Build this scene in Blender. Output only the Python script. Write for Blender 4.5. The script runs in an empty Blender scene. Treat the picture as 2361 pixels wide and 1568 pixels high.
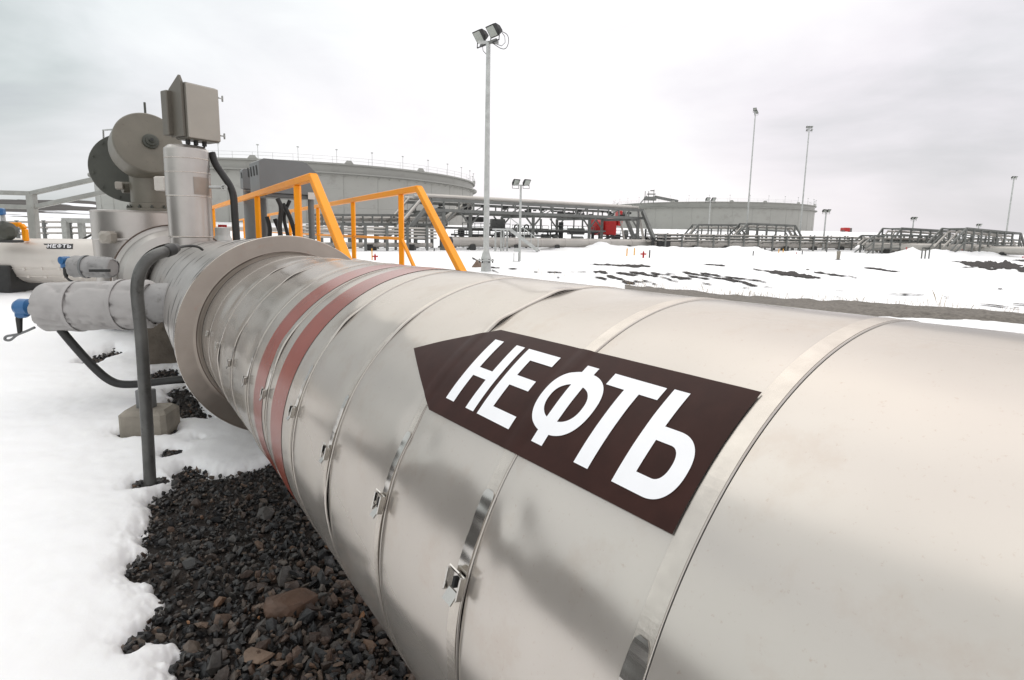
import bpy, math, random
import numpy as np
from mathutils import Vector, Matrix

random.seed(7)
RNG = np.random.default_rng(11)
scn = bpy.context.scene
COL = scn.collection

# ------------------------------------------------------------------ camera
FPX, PX, PY, EYE = 1300.0, 1180.5, 730.0, 1.6        # survey frame 2361 x 1568
ROLL = math.radians(1.0); PITCH = math.atan(190 / 1300)
O = Vector((0, 0, EYE))
FW = Vector((0, math.cos(PITCH), -math.sin(PITCH)))
_r0 = Vector((1, 0, 0)); _u0 = _r0.cross(FW)
RI = _r0 * math.cos(ROLL) + _u0 * math.sin(ROLL); UPC = RI.cross(FW)
cam = bpy.data.cameras.new('camera'); camo = bpy.data.objects.new('camera', cam); COL.objects.link(camo)
cam.sensor_width = 36; cam.sensor_fit = 'HORIZONTAL'; cam.lens = FPX / 2361 * 36
cam.shift_y = (PY - 784) / 2361; cam.clip_start = 0.05; cam.clip_end = 9000
m3 = Matrix((RI, UPC, -FW)).transposed(); camo.matrix_world = Matrix.Translation(O) @ m3.to_4x4()
scn.camera = camo


def ray(x, y):
    return (FW * FPX + RI * (x - PX) + UPC * (PY - y)).normalized()


def gnd(x, y, z=0.0):                                 # a sight line met with a level plane
    d = ray(x, y); return O + d * ((z - EYE) / d.z)


def at_y(x, y, Y):                                    # a sight line met with an upright plane Y metres ahead
    d = ray(x, y); return O + d * (Y / d.y)


def size(px, p):
    return px * ((Vector(p) - O).dot(FW)) / FPX


# ------------------------------------------------------------------ numpy noise / terrain
def _hash(i, j, k):
    h = (i * 374761393 + j * 668265263 + k * 2147483647 + 974711) & 0xFFFFFFFF
    h = ((h ^ (h >> 13)) * 1274126177) & 0xFFFFFFFF
    return ((h ^ (h >> 16)) & 0xFFFF) / 65535.0


def vnoise(x, y, k=0):
    x = np.asarray(x, float); y = np.asarray(y, float)
    i = np.floor(x).astype(np.int64); j = np.floor(y).astype(np.int64)
    u = x - i; v = y - j; u = u * u * (3 - 2 * u); v = v * v * (3 - 2 * v)
    return (_hash(i, j, k) * (1 - u) + _hash(i + 1, j, k) * u) * (1 - v) + (_hash(i, j + 1, k) * (1 - u) + _hash(i + 1, j + 1, k) * u) * v - 0.5


def fbm(x, y, k=0, o=4):
    s = 0; a = 1.0
    for n in range(o):
        s = s + a * vnoise(x * 2 ** n, y * 2 ** n, k + n); a *= 0.5
    return s


def sst(a, b, x):
    t = np.clip((np.asarray(x, float) - a) / (b - a), 0, 1); return t * t * (3 - 2 * t)


def terrain(x, y):
    x = np.asarray(x, float); y = np.asarray(y, float)
    z = 3.0 * sst(66, 104, y) + 0.4 * fbm(x / 30, y / 30, 5) * sst(66, 110, y)
    return z


def th1(x, y):
    return float(terrain(x, y))


def sdf(poly, x, y):                                   # signed distance, negative inside
    P = np.array(poly, float); d = np.full(np.shape(x), 1e9); ins = np.zeros(np.shape(x), bool)
    for a, b in zip(P, np.roll(P, -1, 0)):
        e = b - a; wx = x - a[0]; wy = y - a[1]
        t = np.clip((wx * e[0] + wy * e[1]) / (e @ e + 1e-12), 0, 1)
        d = np.minimum(d, np.hypot(wx - t * e[0], wy - t * e[1]))
        c = ((a[1] > y) != (b[1] > y)) & (x < (b[0] - a[0]) * (y - a[1]) / (b[1] - a[1] + 1e-12) + a[0])
        ins ^= c
    return np.where(ins, -d, d)


def curve(pts, k=6):                                    # Catmull-Rom through the given points
    P_ = [Vector(p) for p in pts]; P_ = [P_[0] * 2 - P_[1]] + P_ + [P_[-1] * 2 - P_[-2]]; out = []
    for i in range(1, len(P_) - 2):
        a, b, c, d = P_[i - 1:i + 3]
        for j in range(k):
            t = j / k; out.append(.5 * (2 * b + (c - a) * t + (2 * a - 5 * b + 4 * c - d) * t * t + (3 * b - a - 3 * c + d) * t ** 3))
    return out + [P_[-2]]


# ------------------------------------------------------------------ mesh builder
ORG = {}


class MB:
    def __init__(s):
        s.v = []; s.f = []; s.sm = []

    def add(s, vs, fs, smooth=False):
        b = len(s.v); s.v += [Vector(p) for p in vs]; s.f += [[i + b for i in f] for f in fs]; s.sm += [smooth] * len(fs); return s

    def frame(s, c, X, Y, Z, sx, sy, sz, bev=0.0):     # box with chamfered edges
        c = Vector(c); X = Vector(X).normalized(); Y = Vector(Y).normalized(); Z = Vector(Z).normalized()
        hx, hy, hz = sx / 2, sy / 2, sz / 2
        b = min(bev, hx * .9, hy * .9, hz * .9)
        if b <= 0:
            vs = [c + X * (i * hx) + Y * (j * hy) + Z * (k * hz) for k in (-1, 1) for j in (-1, 1) for i in (-1, 1)]
            return s.add(vs, [(0, 2, 3, 1), (4, 5, 7, 6), (0, 1, 5, 4), (2, 6, 7, 3), (0, 4, 6, 2), (1, 3, 7, 5)])
        def ring(z, q):
            pts = []
            for (i, j) in ((1, 1), (-1, 1), (-1, -1), (1, -1)):
                a = c + X * (i * (hx - q)) + Y * (j * (hy - q)) + Z * z
                if i * j > 0: pts += [a + X * (i * (b if q < b else 0)) * 0 + X * (i * b), a + Y * (j * b)]
                else: pts += [a + Y * (j * b), a + X * (i * b)]
            return pts
        rs = [ring(-hz, 2 * b), ring(-hz + b, b), ring(hz - b, b), ring(hz, 2 * b)]
        vs = sum(rs, []); fs = []
        for k in range(3):
            for i in range(8):
                j = (i + 1) % 8; fs.append((k * 8 + i, k * 8 + j, k * 8 + 8 + j, k * 8 + 8 + i))
        fs.append(tuple(range(7, -1, -1))); fs.append(tuple(range(24, 32)))
        return s.add(vs, fs)

    def box(s, c, sx, sy, sz, yaw=0.0, bev=0.0):
        X = Vector((math.cos(yaw), math.sin(yaw), 0)); Y = Vector((-math.sin(yaw), math.cos(yaw), 0))
        return s.frame(c, X, Y, (0, 0, 1), sx, sy, sz, bev)

    def bar(s, a, b, w, h=None, bev=0.0, up=(0, 0, 1)):
        a = Vector(a); b = Vector(b); h = h or w; Z = (b - a); L = Z.length
        if L < 1e-6: return s
        Z.normalize(); U = Vector(up)
        if abs(Z.dot(U)) > .95: U = Vector((0, 1, 0))
        X = U.cross(Z).normalized(); Y = Z.cross(X)
        return s.frame((a + b) / 2, X, Y, Z, w, h, L, bev)

    def tube(s, pts, r, n=10, caps=True, smooth=True):
        pts = [Vector(p) for p in pts]; rr = r if isinstance(r, (list, tuple)) else [r] * len(pts)
        vs = []; X = None
        for i, p in enumerate(pts):
            a = pts[max(i - 1, 0)]; b = pts[min(i + 1, len(pts) - 1)]; T = (b - a).normalized()
            if X is None:
                U = Vector((0, 0, 1)) if abs(T.z) < .9 else Vector((1, 0, 0)); X = U.cross(T).normalized()
            else: X = (X - T * X.dot(T)).normalized()
            Y = T.cross(X)
            for k in range(n):
                t = 2 * math.pi * k / n; vs.append(p + (X * math.cos(t) + Y * math.sin(t)) * rr[i])
        fs = [(i * n + k, i * n + (k + 1) % n, (i + 1) * n + (k + 1) % n, (i + 1) * n + k) for i in range(len(pts) - 1) for k in range(n)]
        s.add(vs, fs, smooth)
        if caps:
            s.add(vs[:n], [tuple(range(n - 1, -1, -1))]); s.add(vs[-n:], [tuple(range(n))])
        return s

    def lathe(s, o, ax, prof, n=48, smooth=False):     # prof: (along, radius)
        o = Vector(o); ax = Vector(ax).normalized(); U = Vector((0, 0, 1)) if abs(ax.z) < .9 else Vector((0, 1, 0))
        X = U.cross(ax).normalized(); Y = ax.cross(X); vs = []
        for (h, r) in prof:
            for k in range(n):
                t = 2 * math.pi * k / n; vs.append(o + ax * h + (X * math.cos(t) + Y * math.sin(t)) * max(r, 1e-4))
        for i in range(len(prof) - 1):                  # separate bands keep hard edges
            s.add(vs[i * n:(i + 2) * n], [(k, (k + 1) % n, n + (k + 1) % n, n + k) for k in range(n)], True)
        return s

    def prism(s, pts, off):
        pts = [Vector(p) for p in pts]; off = Vector(off); n = len(pts)
        return s.add(pts + [p + off for p in pts], [tuple(range(n - 1, -1, -1)), tuple(range(n, 2 * n))] + [(i, (i + 1) % n, n + (i + 1) % n, n + i) for i in range(n)])

    def build(s, name, mat, parent=None):
        org = ORG.get(parent.name, Vector()) if parent else Vector()
        me = bpy.data.meshes.new(name); me.from_pydata([p - org for p in s.v], [], s.f); me.materials.append(mat)
        me.polygons.foreach_set('use_smooth', s.sm); me.update()
        o = bpy.data.objects.new(name, me); COL.objects.link(o)
        if parent: o.parent = parent
        ORG[o.name] = org.copy()
        return o


def np_mesh(name, V, Fq, mat, parent=None, smooth=True):
    org = ORG.get(parent.name, Vector()) if parent else Vector()
    V = np.asarray(V, np.float32) - np.array(org, np.float32); Fq = np.asarray(Fq, np.int32); k = Fq.shape[1]
    me = bpy.data.meshes.new(name); me.vertices.add(len(V)); me.vertices.foreach_set('co', V.ravel())
    me.loops.add(Fq.size); me.loops.foreach_set('vertex_index', Fq.ravel())
    me.polygons.add(len(Fq)); me.polygons.foreach_set('loop_start', np.arange(0, Fq.size, k, dtype=np.int32))
    me.polygons.foreach_set('use_smooth', np.full(len(Fq), smooth)); me.update(calc_edges=True); me.materials.append(mat)
    o = bpy.data.objects.new(name, me); COL.objects.link(o)
    if parent: o.parent = parent
    ORG[o.name] = org.copy()
    return o


def gridfaces(nr, nc, wrap=False):
    i = np.arange(nr - 1)[:, None]; j = np.arange(nc if wrap else nc - 1)[None, :]; j2 = (j + 1) % nc
    return np.stack([i * nc + j, i * nc + j2, (i + 1) * nc + j2, (i + 1) * nc + j], -1).reshape(-1, 4)


def thing(name, label, cat, loc, group=None):
    o = bpy.data.objects.new(name, None); o.empty_display_size = .2; COL.objects.link(o); o.location = loc
    ORG[o.name] = Vector(loc); return tag(o, label, cat, group)


def tag(o, label, cat, group=None):
    o['label'] = label; o['category'] = cat
    if group: o['group'] = group
    return o


def struct(o, kind='structure', label=None):
    o['kind'] = kind
    if label: o['label'] = label
    return o


# ------------------------------------------------------------------ materials
def mat(name, col, rough=.5, metal=0.0, var=.12, scale=6, bump=0.0, bscale=40, spec=.5, coat=0.0, dirt=None, rvar=None):
    m = bpy.data.materials.new(name); m.use_nodes = True; nt = m.node_tree; N = nt.nodes; L = nt.links
    b = N['Principled BSDF']; b.inputs['Roughness'].default_value = rough; b.inputs['Metallic'].default_value = metal
    b.inputs['Specular IOR Level'].default_value = spec; b.inputs['Coat Weight'].default_value = coat
    tc = N.new('ShaderNodeTexCoord'); nz = N.new('ShaderNodeTexNoise'); nz.inputs['Scale'].default_value = scale; nz.inputs['Detail'].default_value = 5
    L.new(tc.outputs['Object'], nz.inputs['Vector'])
    rp = N.new('ShaderNodeValToRGB'); c = Vector(col)
    rp.color_ramp.elements[0].position = .3; rp.color_ramp.elements[1].position = .7
    rp.color_ramp.elements[0].color = (*(c * (1 - var)), 1); rp.color_ramp.elements[1].color = (*[min(v, .95) for v in c * (1 + var)], 1)
    L.new(nz.outputs['Fac'], rp.inputs['Fac']); out = rp.outputs['Color']
    for dirt in ([] if not dirt else dirt if isinstance(dirt, list) else [dirt]):   # (colour, scale, threshold, amount): specks and stains
        n2 = N.new('ShaderNodeTexNoise'); n2.inputs['Scale'].default_value = dirt[1]; n2.inputs['Detail'].default_value = 6; n2.inputs['Roughness'].default_value = .7
        L.new(tc.outputs['Object'], n2.inputs['Vector'])
        r2 = N.new('ShaderNodeValToRGB'); r2.color_ramp.elements[0].position = dirt[2]; r2.color_ramp.elements[1].position = dirt[2] + .12
        r2.color_ramp.elements[0].color = (0, 0, 0, 1); r2.color_ramp.elements[1].color = (dirt[3],) * 3 + (1,)
        mx = N.new('ShaderNodeMixRGB'); L.new(n2.outputs['Fac'], r2.inputs['Fac']); L.new(r2.outputs['Color'], mx.inputs['Fac'])
        L.new(out, mx.inputs['Color1']); mx.inputs['Color2'].default_value = (*dirt[0], 1); out = mx.outputs['Color']
    L.new(out, b.inputs['Base Color'])
    if rvar:                                           # smudged gloss
        n4 = N.new('ShaderNodeTexNoise'); n4.inputs['Scale'].default_value = rvar[2]; n4.inputs['Detail'].default_value = 7; n4.inputs['Roughness'].default_value = .65; L.new(tc.outputs['Object'], n4.inputs['Vector'])
        r4 = N.new('ShaderNodeMapRange'); r4.inputs['From Min'].default_value = .35; r4.inputs['From Max'].default_value = .65; r4.inputs['To Min'].default_value = rvar[0]; r4.inputs['To Max'].default_value = rvar[1]
        L.new(n4.outputs['Fac'], r4.inputs['Value']); L.new(r4.outputs['Result'], b.inputs['Roughness'])
    if bump > 0:
        n3 = N.new('ShaderNodeTexNoise'); n3.inputs['Scale'].default_value = bscale; n3.inputs['Detail'].default_value = 6; L.new(tc.outputs['Object'], n3.inputs['Vector'])
        bp = N.new('ShaderNodeBump'); bp.inputs['Strength'].default_value = 1; bp.inputs['Distance'].default_value = bump
        L.new(n3.outputs['Fac'], bp.inputs['Height']); L.new(bp.outputs['Normal'], b.inputs['Normal'])
    return m


M = {}
M['clad'] = mat('aluminium_sheet', (.555, .515, .472), .225, .64, .05, 3, 0, 420, dirt=[((.45, .36, .29), 9, .54, .22), ((.36, .25, .17), 150, .615, .55)], rvar=(.15, .23, 5)); M['clad'].node_tree.nodes['Principled BSDF'].inputs['Specular Tint'].default_value = (.50, .485, .46, 1)
M['clad_back'] = mat('jacket_sheet', (.44, .415, .39), .33, .8, .08, 3, .0006, 60, dirt=((.36, .3, .26), 30, .62, .5))
M['collar'] = mat('collar_sheet', (.29, .25, .215), .36, .6, .14, 4, .0006, 40, dirt=((.3, .2, .16), 14, .58, .5))
M['strap'] = mat('banding_steel_dull', (.58, .535, .485), .27, .75, .08, 30, .0002, 120)
M['strap'].node_tree.nodes['Principled BSDF'].inputs['Specular Tint'].default_value = (.6, .58, .55, 1)
M['strap_shiny'] = mat('banding_steel_bright', (.55, .53, .50), .19, 1.0, .05, 20)
M['dark'] = mat('black_lagging', (.012, .012, .012), .9, 0); M['lining'] = mat('grey_lining', (.10, .095, .09), .7, .2)
M['redband'] = mat('brown_red_tape', (.215, .036, .017), .25, .03, .10, 8, .0005, 9, spec=.30, dirt=((.2, .1, .08), 22, .6, .5))
M['label'] = mat('brown_film', (.034, .0125, .0095), .45, 0, .15, 25, .0003, 22, spec=.14)
M['white'] = mat('white_film', (.86, .86, .88), .35, 0, .02, 20)
M['orange'] = mat('orange_paint', (1.0, .335, .003), .45, 0, .06, 3, .0006, 20, spec=.3, dirt=((.5, .14, .02), 14, .68, .4))
M['steel'] = mat('grey_steel', (.15, .154, .146), .5, .2, .15, 2, dirt=((.2, .15, .11), 5, .62, .5))
M['steel_light'] = mat('galvanised_steel', (.46, .47, .455), .45, .35, .14, 5, .001, 30)
M['steel_mid'] = mat('weathered_steel', (.33, .335, .315), .5, .25, .14, 4, .001, 30, dirt=((.2, .16, .12), 9, .6, .5))
M['fabric_grubby'] = mat('grubby_wrap', (.27, .265, .26), .55, 0, .16, 6, .006, 14, dirt=((.12, .11, .10), 9, .56, .6))
M['steel_dark'] = mat('dark_steel', (.04, .04, .039), .55, .1, .2, 3)
M['rackpipe'] = mat('rack_pipe_sheet', (.42, .40, .37), .4, .6, .1, .6, dirt=((.24, .2, .17), 2, .6, .6))
M['tank'] = mat('tank_paint', (.34, .338, .312), .55, 0, .05, .12, dirt=[((.25, .24, .22), .35, .55, .5), ((.22, .19, .16), 1.6, .62, .5)])
M['tank_rim'] = mat('tank_rim_paint', (.29, .29, .268), .55, 0, .08, .3)
M['olive'] = mat('olive_grey_paint', (.165, .152, .122), .42, .15, .1, 4, .0008, 90, dirt=((.10, .085, .06), 12, .6, .5))
M['olive_dark'] = mat('dark_olive_paint', (.055, .058, .046), .45, .1, .15, 4, dirt=((.03, .03, .025), 9, .6, .5))
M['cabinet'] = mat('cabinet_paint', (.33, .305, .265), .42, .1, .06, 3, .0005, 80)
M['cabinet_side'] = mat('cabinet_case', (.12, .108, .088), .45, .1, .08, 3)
M['fabric'] = mat('grey_wrap', (.37, .355, .345), .55, 0, .1, 5, .006, 14, spec=.4)
M['rubber'] = mat('black_rubber', (.018, .018, .017), .5, 0, .3, 10)
M['conduit'] = mat('grey_conduit', (.095, .095, .09), .42, .35, .25, 9, .0015, 60, dirt=((.035, .033, .03), 14, .55, .7))
M['blue'] = mat('blue_enamel', (.035, .13, .30), .35, 0, .12, 12)
M['concrete'] = mat('concrete', (.27, .245, .205), .85, 0, .18, 7, .006, 30, dirt=((.13, .11, .085), 6, .56, .7))
M['pier'] = mat('brown_stained_concrete', (.13, .11, .088), .85, 0, .25, 5, .006, 30, dirt=((.06, .05, .04), 6, .56, .7))
M['red'] = mat('red_paint', (.42, .014, .012), .4, 0, .15, 2)
M['yellow'] = mat('yellow_paint', (.75, .36, .03), .5, 0, .1, 5)
M['cowl'] = mat('grey_cowl', (.16, .165, .165), .48, .05, .06, 2)
M['whitepipe'] = mat('white_pipe_paint', (.62, .58, .53), .4, .15, .06, 1.5, dirt=((.4, .35, .3), 5, .62, .5))
M['glass'] = mat('lamp_glass', (.30, .32, .29), .12, 0, .1, 20, spec=.8)
M['rust'] = mat('stained_seam', (.13, .095, .075), .7, .2, .25, 10)


def snow_mat():
    m = mat('snow', (.90, .90, .905), .55, 0, .012, 1.5, .0012, 40, spec=.3)
    b = m.node_tree.nodes['Principled BSDF']; b.inputs['Subsurface Weight'].default_value = .12; b.inputs['Subsurface Radius'].default_value = (.05, .05, .06); b.inputs['Subsurface Scale'].default_value = .4
    return m


def stone_mat(name, cols):
    m = bpy.data.materials.new(name); m.use_nodes = True; nt = m.node_tree; N = nt.nodes; L = nt.links; b = N['Principled BSDF']
    g = N.new('ShaderNodeNewGeometry'); rp = N.new('ShaderNodeValToRGB'); e = rp.color_ramp.elements
    e[0].position, e[0].color = cols[0][0], (*cols[0][1], 1); e[1].position, e[1].color = 1, (*cols[-1][1], 1)
    for p, c in cols[1:-1]:
        q = e.new(p); q.color = (*c, 1)
    L.new(g.outputs['Random Per Island'], rp.inputs['Fac'])
    tc = N.new('ShaderNodeTexCoord'); nz = N.new('ShaderNodeTexNoise'); nz.inputs['Scale'].default_value = 45; nz.inputs['Detail'].default_value = 6; L.new(tc.outputs['Object'], nz.inputs['Vector'])
    mx = N.new('ShaderNodeMixRGB'); mx.blend_type = 'OVERLAY'; mx.inputs['Fac'].default_value = .55; L.new(rp.outputs['Color'], mx.inputs['Color1']); L.new(nz.outputs['Fac'], mx.inputs['Color2'])
    L.new(mx.outputs['Color'], b.inputs['Base Color']); b.inputs['Roughness'].default_value = .55
    bp = N.new('ShaderNodeBump'); bp.inputs['Distance'].default_value = .006; L.new(nz.outputs['Fac'], bp.inputs['Height']); L.new(bp.outputs['Normal'], b.inputs['Normal'])
    return m


def hill_mat():
    m = bpy.data.materials.new('hill_snow_rock'); m.use_nodes = True; nt = m.node_tree; N = nt.nodes; L = nt.links; b = N['Principled BSDF']
    tc = N.new('ShaderNodeTexCoord'); mp = N.new('ShaderNodeMapping'); mp.inputs['Scale'].default_value = (.02, .02, .45); L.new(tc.outputs['Object'], mp.inputs['Vector'])
    nz = N.new('ShaderNodeTexNoise'); nz.inputs['Scale'].default_value = 1.3; nz.inputs['Detail'].default_value = 8; L.new(mp.outputs['Vector'], nz.inputs['Vector'])
    rp = N.new('ShaderNodeValToRGB'); rp.color_ramp.elements[0].position = .45; rp.color_ramp.elements[1].position = .47
    rp.color_ramp.elements[0].color = (.8, .81, .84, 1); rp.color_ramp.elements[1].color = (.035, .028, .024, 1)
    L.new(nz.outputs['Fac'], rp.inputs['Fac']); L.new(rp.outputs['Color'], b.inputs['Base Color']); b.inputs['Roughness'].default_value = .8
    return m


M['snow'] = snow_mat(); M['stone'] = stone_mat('crushed_stone', [(0, (.013, .013, .0135)), (.30, (.026, .026, .027)), (.55, (.046, .045, .043)), (.72, (.070, .064, .058)), (.84, (.060, .040, .031)), (.95, (.11, .092, .076)), (1, (.15, .085, .05))])
M['stone_brown'] = stone_mat('brown_stone', [(0, (.030, .024, .020)), (.30, (.055, .036, .027)), (.55, (.085, .052, .036)), (.75, (.12, .080, .056)), (.90, (.16, .115, .085)), (.96, (.10, .095, .09)), (1, (.24, .11, .045))]); M['hill'] = hill_mat()
M['soil'] = mat('dark_soil', (.022, .016, .013), .9, 0, .35, 8, .02, 25)
M['gravelroad'] = mat('grey_road_gravel', (.165, .148, .128), .9, 0, .3, 14, .02, 30, dirt=((.08, .07, .06), 5, .56, .7))
M['added_bank'] = mat('added_dark_bank', (.030, .027, .024), .85, 0, .4, 2.5, .06, 6)  # tone of the added unseen bank, kept dark for its reflection in the pipe
M['rock_brown'] = mat('brown_rock', (.115, .068, .045), .6, 0, .3, 9, .006, 30, dirt=((.05, .04, .035), 12, .58, .6))
M['rock_tan'] = mat('tan_rock', (.17, .115, .08), .65, 0, .2, 14, .005, 40)
M['straw'] = mat('dry_straw', (.36, .27, .16), .8, 0, .2, 30)

# ------------------------------------------------------------------ the sky and the light
w = bpy.data.worlds.new('World'); scn.world = w; w.use_nodes = True; nt = w.node_tree; N = nt.nodes; L = nt.links
bg = N['Background']
sky = N.new('ShaderNodeTexSky'); sky.sky_type = 'NISHITA'; sky.sun_disc = False
SUN_EL, SUN_AZ = math.radians(56), math.radians(8)        # a veiled sun high ahead
sky.sun_elevation = SUN_EL; sky.sun_rotation = SUN_AZ
sky.air_density = 1.0; sky.dust_density = 3.0
tc = N.new('ShaderNodeTexCoord')
mp = N.new('ShaderNodeMapping'); mp.inputs['Scale'].default_value = (1.0, 1.0, 2.6); mp.inputs['Location'].default_value = (.35, .1, .2); L.new(tc.outputs['Generated'], mp.inputs['Vector'])
n1 = N.new('ShaderNodeTexNoise'); n1.inputs['Scale'].default_value = 1.6; n1.inputs['Detail'].default_value = 7; n1.inputs['Roughness'].default_value = .52; n1.inputs['Distortion'].default_value = .4; L.new(mp.outputs['Vector'], n1.inputs['Vector'])
# thin bright cloud where the veiled sun stands behind it
sd = ray(1250, 60)
vm = N.new('ShaderNodeVectorMath'); vm.operation = 'DOT_PRODUCT'; L.new(tc.outputs['Generated'], vm.inputs[0]); vm.inputs[1].default_value = sd
mr = N.new('ShaderNodeMapRange'); mr.inputs['From Min'].default_value = .55; mr.inputs['From Max'].default_value = .98; mr.inputs['To Min'].default_value = .05; mr.inputs['To Max'].default_value = .30; L.new(vm.outputs['Value'], mr.inputs['Value'])
glow = mr.outputs['Result']
bk_ = N.new('ShaderNodeSeparateXYZ'); L.new(tc.outputs['Generated'], bk_.inputs['Vector'])
mb_ = N.new('ShaderNodeMapRange'); mb_.inputs['From Min'].default_value = .6; mb_.inputs['From Max'].default_value = -.1; mb_.inputs['To Min'].default_value = 0; mb_.inputs['To Max'].default_value = .24; L.new(bk_.outputs['Y'], mb_.inputs['Value'])
ab_ = N.new('ShaderNodeMath'); ab_.operation = 'ADD'; L.new(glow, ab_.inputs[0]); L.new(mb_.outputs['Result'], ab_.inputs[1]); glow = ab_.outputs['Value']      # thinner cloud behind the photographer
for (dv, fmin, amt) in ((ray(60, 280), .86, -.24), (ray(2200, 330), .88, -.09), (ray(1050, 470), .965, -.10)):    # thicker grey cloud banks
    v2 = N.new('ShaderNodeVectorMath'); v2.operation = 'DOT_PRODUCT'; L.new(tc.outputs['Generated'], v2.inputs[0]); v2.inputs[1].default_value = dv
    m2 = N.new('ShaderNodeMapRange'); m2.interpolation_type = 'SMOOTHSTEP'; m2.inputs['From Min'].default_value = fmin; m2.inputs['From Max'].default_value = 1.0; m2.inputs['To Min'].default_value = 0; m2.inputs['To Max'].default_value = amt; L.new(v2.outputs['Value'], m2.inputs['Value'])
    a2 = N.new('ShaderNodeMath'); a2.operation = 'ADD'; L.new(glow, a2.inputs[0]); L.new(m2.outputs['Result'], a2.inputs[1]); glow = a2.outputs['Value']
ad = N.new('ShaderNodeMath'); ad.operation = 'ADD'; L.new(n1.outputs['Fac'], ad.inputs[0]); L.new(glow, ad.inputs[1])
rp = N.new('ShaderNodeValToRGB'); e = rp.color_ramp.elements
e[0].position = .30; e[0].color = (.40, .395, .43, 1); e[1].position = .80; e[1].color = (.84, .84, .835, 1)
q = e.new(.44); q.color = (.52, .535, .54, 1)
q = e.new(.60); q.color = (.70, .695, .71, 1)
L.new(ad.outputs['Value'], rp.inputs['Fac'])
n2 = N.new('ShaderNodeTexNoise'); n2.inputs['Scale'].default_value = 1.1; n2.inputs['Detail'].default_value = 3; L.new(mp.outputs['Vector'], n2.inputs['Vector'])
sxyz = N.new('ShaderNodeSeparateXYZ'); L.new(tc.outputs['Generated'], sxyz.inputs['Vector'])
t1 = N.new('ShaderNodeMath'); t1.operation = 'MULTIPLY_ADD'; L.new(sxyz.outputs['X'], t1.inputs[0]); t1.inputs[1].default_value = .28; L.new(n2.outputs['Fac'], t1.inputs[2])
tr = N.new('ShaderNodeValToRGB'); tr.color_ramp.elements[0].position = .30; tr.color_ramp.elements[1].position = .68; tr.color_ramp.elements[0].color = (.955, 1.0, .99, 1); tr.color_ramp.elements[1].color = (1.0, .965, .985, 1)
L.new(t1.outputs['Value'], tr.inputs['Fac'])
tm = N.new('ShaderNodeMixRGB'); tm.blend_type = 'MULTIPLY'; tm.inputs['Fac'].default_value = 1; L.new(rp.outputs['Color'], tm.inputs['Color1']); L.new(tr.outputs['Color'], tm.inputs['Color2'])
sc = N.new('ShaderNodeMixRGB'); sc.blend_type = 'MULTIPLY'; sc.inputs['Fac'].default_value = 1; L.new(tm.outputs['Color'], sc.inputs['Color1']); sc.inputs['Color2'].default_value = (10.4, 10.4, 10.4, 1)
mx = N.new('ShaderNodeMixRGB'); mx.inputs['Fac'].default_value = .93; L.new(sky.outputs['Color'], mx.inputs['Color1']); L.new(sc.outputs['Color'], mx.inputs['Color2'])
L.new(mx.outputs['Color'], bg.inputs['Color']); bg.inputs['Strength'].default_value = .1
sl = bpy.data.lights.new('sun', 'SUN'); so = bpy.data.objects.new('sun', sl); COL.objects.link(so)
sl.energy = 1.05; sl.angle = math.radians(95); sl.color = (1, .96, .9)
sv = Vector((math.sin(SUN_AZ) * math.cos(SUN_EL), math.cos(SUN_AZ) * math.cos(SUN_EL), math.sin(SUN_EL)))
so.rotation_euler = sv.to_track_quat('Z', 'Y').to_euler()
scn.view_settings.view_transform = 'Standard'; scn.view_settings.look = 'None'; scn.view_settings.gamma = 1; scn.view_settings.exposure = 0.35

# ------------------------------------------------------------------ the big pipeline: axis, dents
D = Vector((-.57126782, .82075554, -.00366235)); Q = Vector((.77134551, .53390248, -.66663485))
LF = Vector((-.82076105, -.57127165, 0)); UP = LF.cross(D) * -1
if UP.z < 0: UP = -UP
R = .55
An = lambda v: np.array(v, float)
_D, _Q0, _LF, _UP = An(D), An(O + Q), An(LF), An(UP)
STRAPS = [.357, .692, 1.01, 1.357, 1.70, 2.075, 2.41, 2.80, 3.20, 3.60]
BUCK = [-20, 13.8, 14.1, 13.1, 14.5, 11.2, 8.6, 8.4, 10.6, 11.2]
TILT = [0, 0, 0, 0, .01, .03, .06, .09, .08, .08]


def axis_np(s):
    s = np.asarray(s, float); c = _Q0 + s[..., None] * _D; c[..., 2] -= .0020 * np.maximum(s, 0) ** 2; return c


DENTS = [(.63, 28, .035, 4.0, -.0035), (.655, 25.5, .018, 5, .0022), (.60, 23, .03, 3, .002), (1.00, 30, .05, 4, -.004), (.94, 31, .03, 3, -.003), (.78, 20, .07, 9, -.002), (1.22, 66, .09, 9, -.003), (.9, 82, .10, 10, -.006),
         (2.5, 22, .07, 7, -.005), (2.9, 30, .09, 8, -.006), (3.1, 10, .06, 8, .004), (3.35, 35, .08, 9, -.006), (3.5, 0, .06, 8, -.006), (1.45, 47, .08, 8, -.002), (3.75, -18, .12, 10, -.01), (2.2, -20, .1, 10, -.006)]


def dent(s, t):                                         # radial offset of the sheet, metres; t in degrees
    s = np.asarray(s, float); t = np.asarray(t, float)
    d = .0030 * fbm(s * 2.6 + 4, t / 38 + 7, 21, 2) + .0003 * fbm(s * 8, t / 12, 33, 1)
    far = sst(1.6, 3.2, s); d = d + far * .0045 * fbm(s * 4.0, t / 18, 41, 1)
    low = sst(5, -45, t) * (t > -120); d = d + low * .006 * fbm(s * 6, t / 10, 51, 1)
    for (a, b, sa, sb, h) in DENTS:
        d = d + h * np.exp(-((s - a) / sa) ** 2 - ((t - b) / sb) ** 2)
    for c in STRAPS:
        d = d - .0016 * np.exp(-((s - c - .012) / .03) ** 2)
    return d


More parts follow.
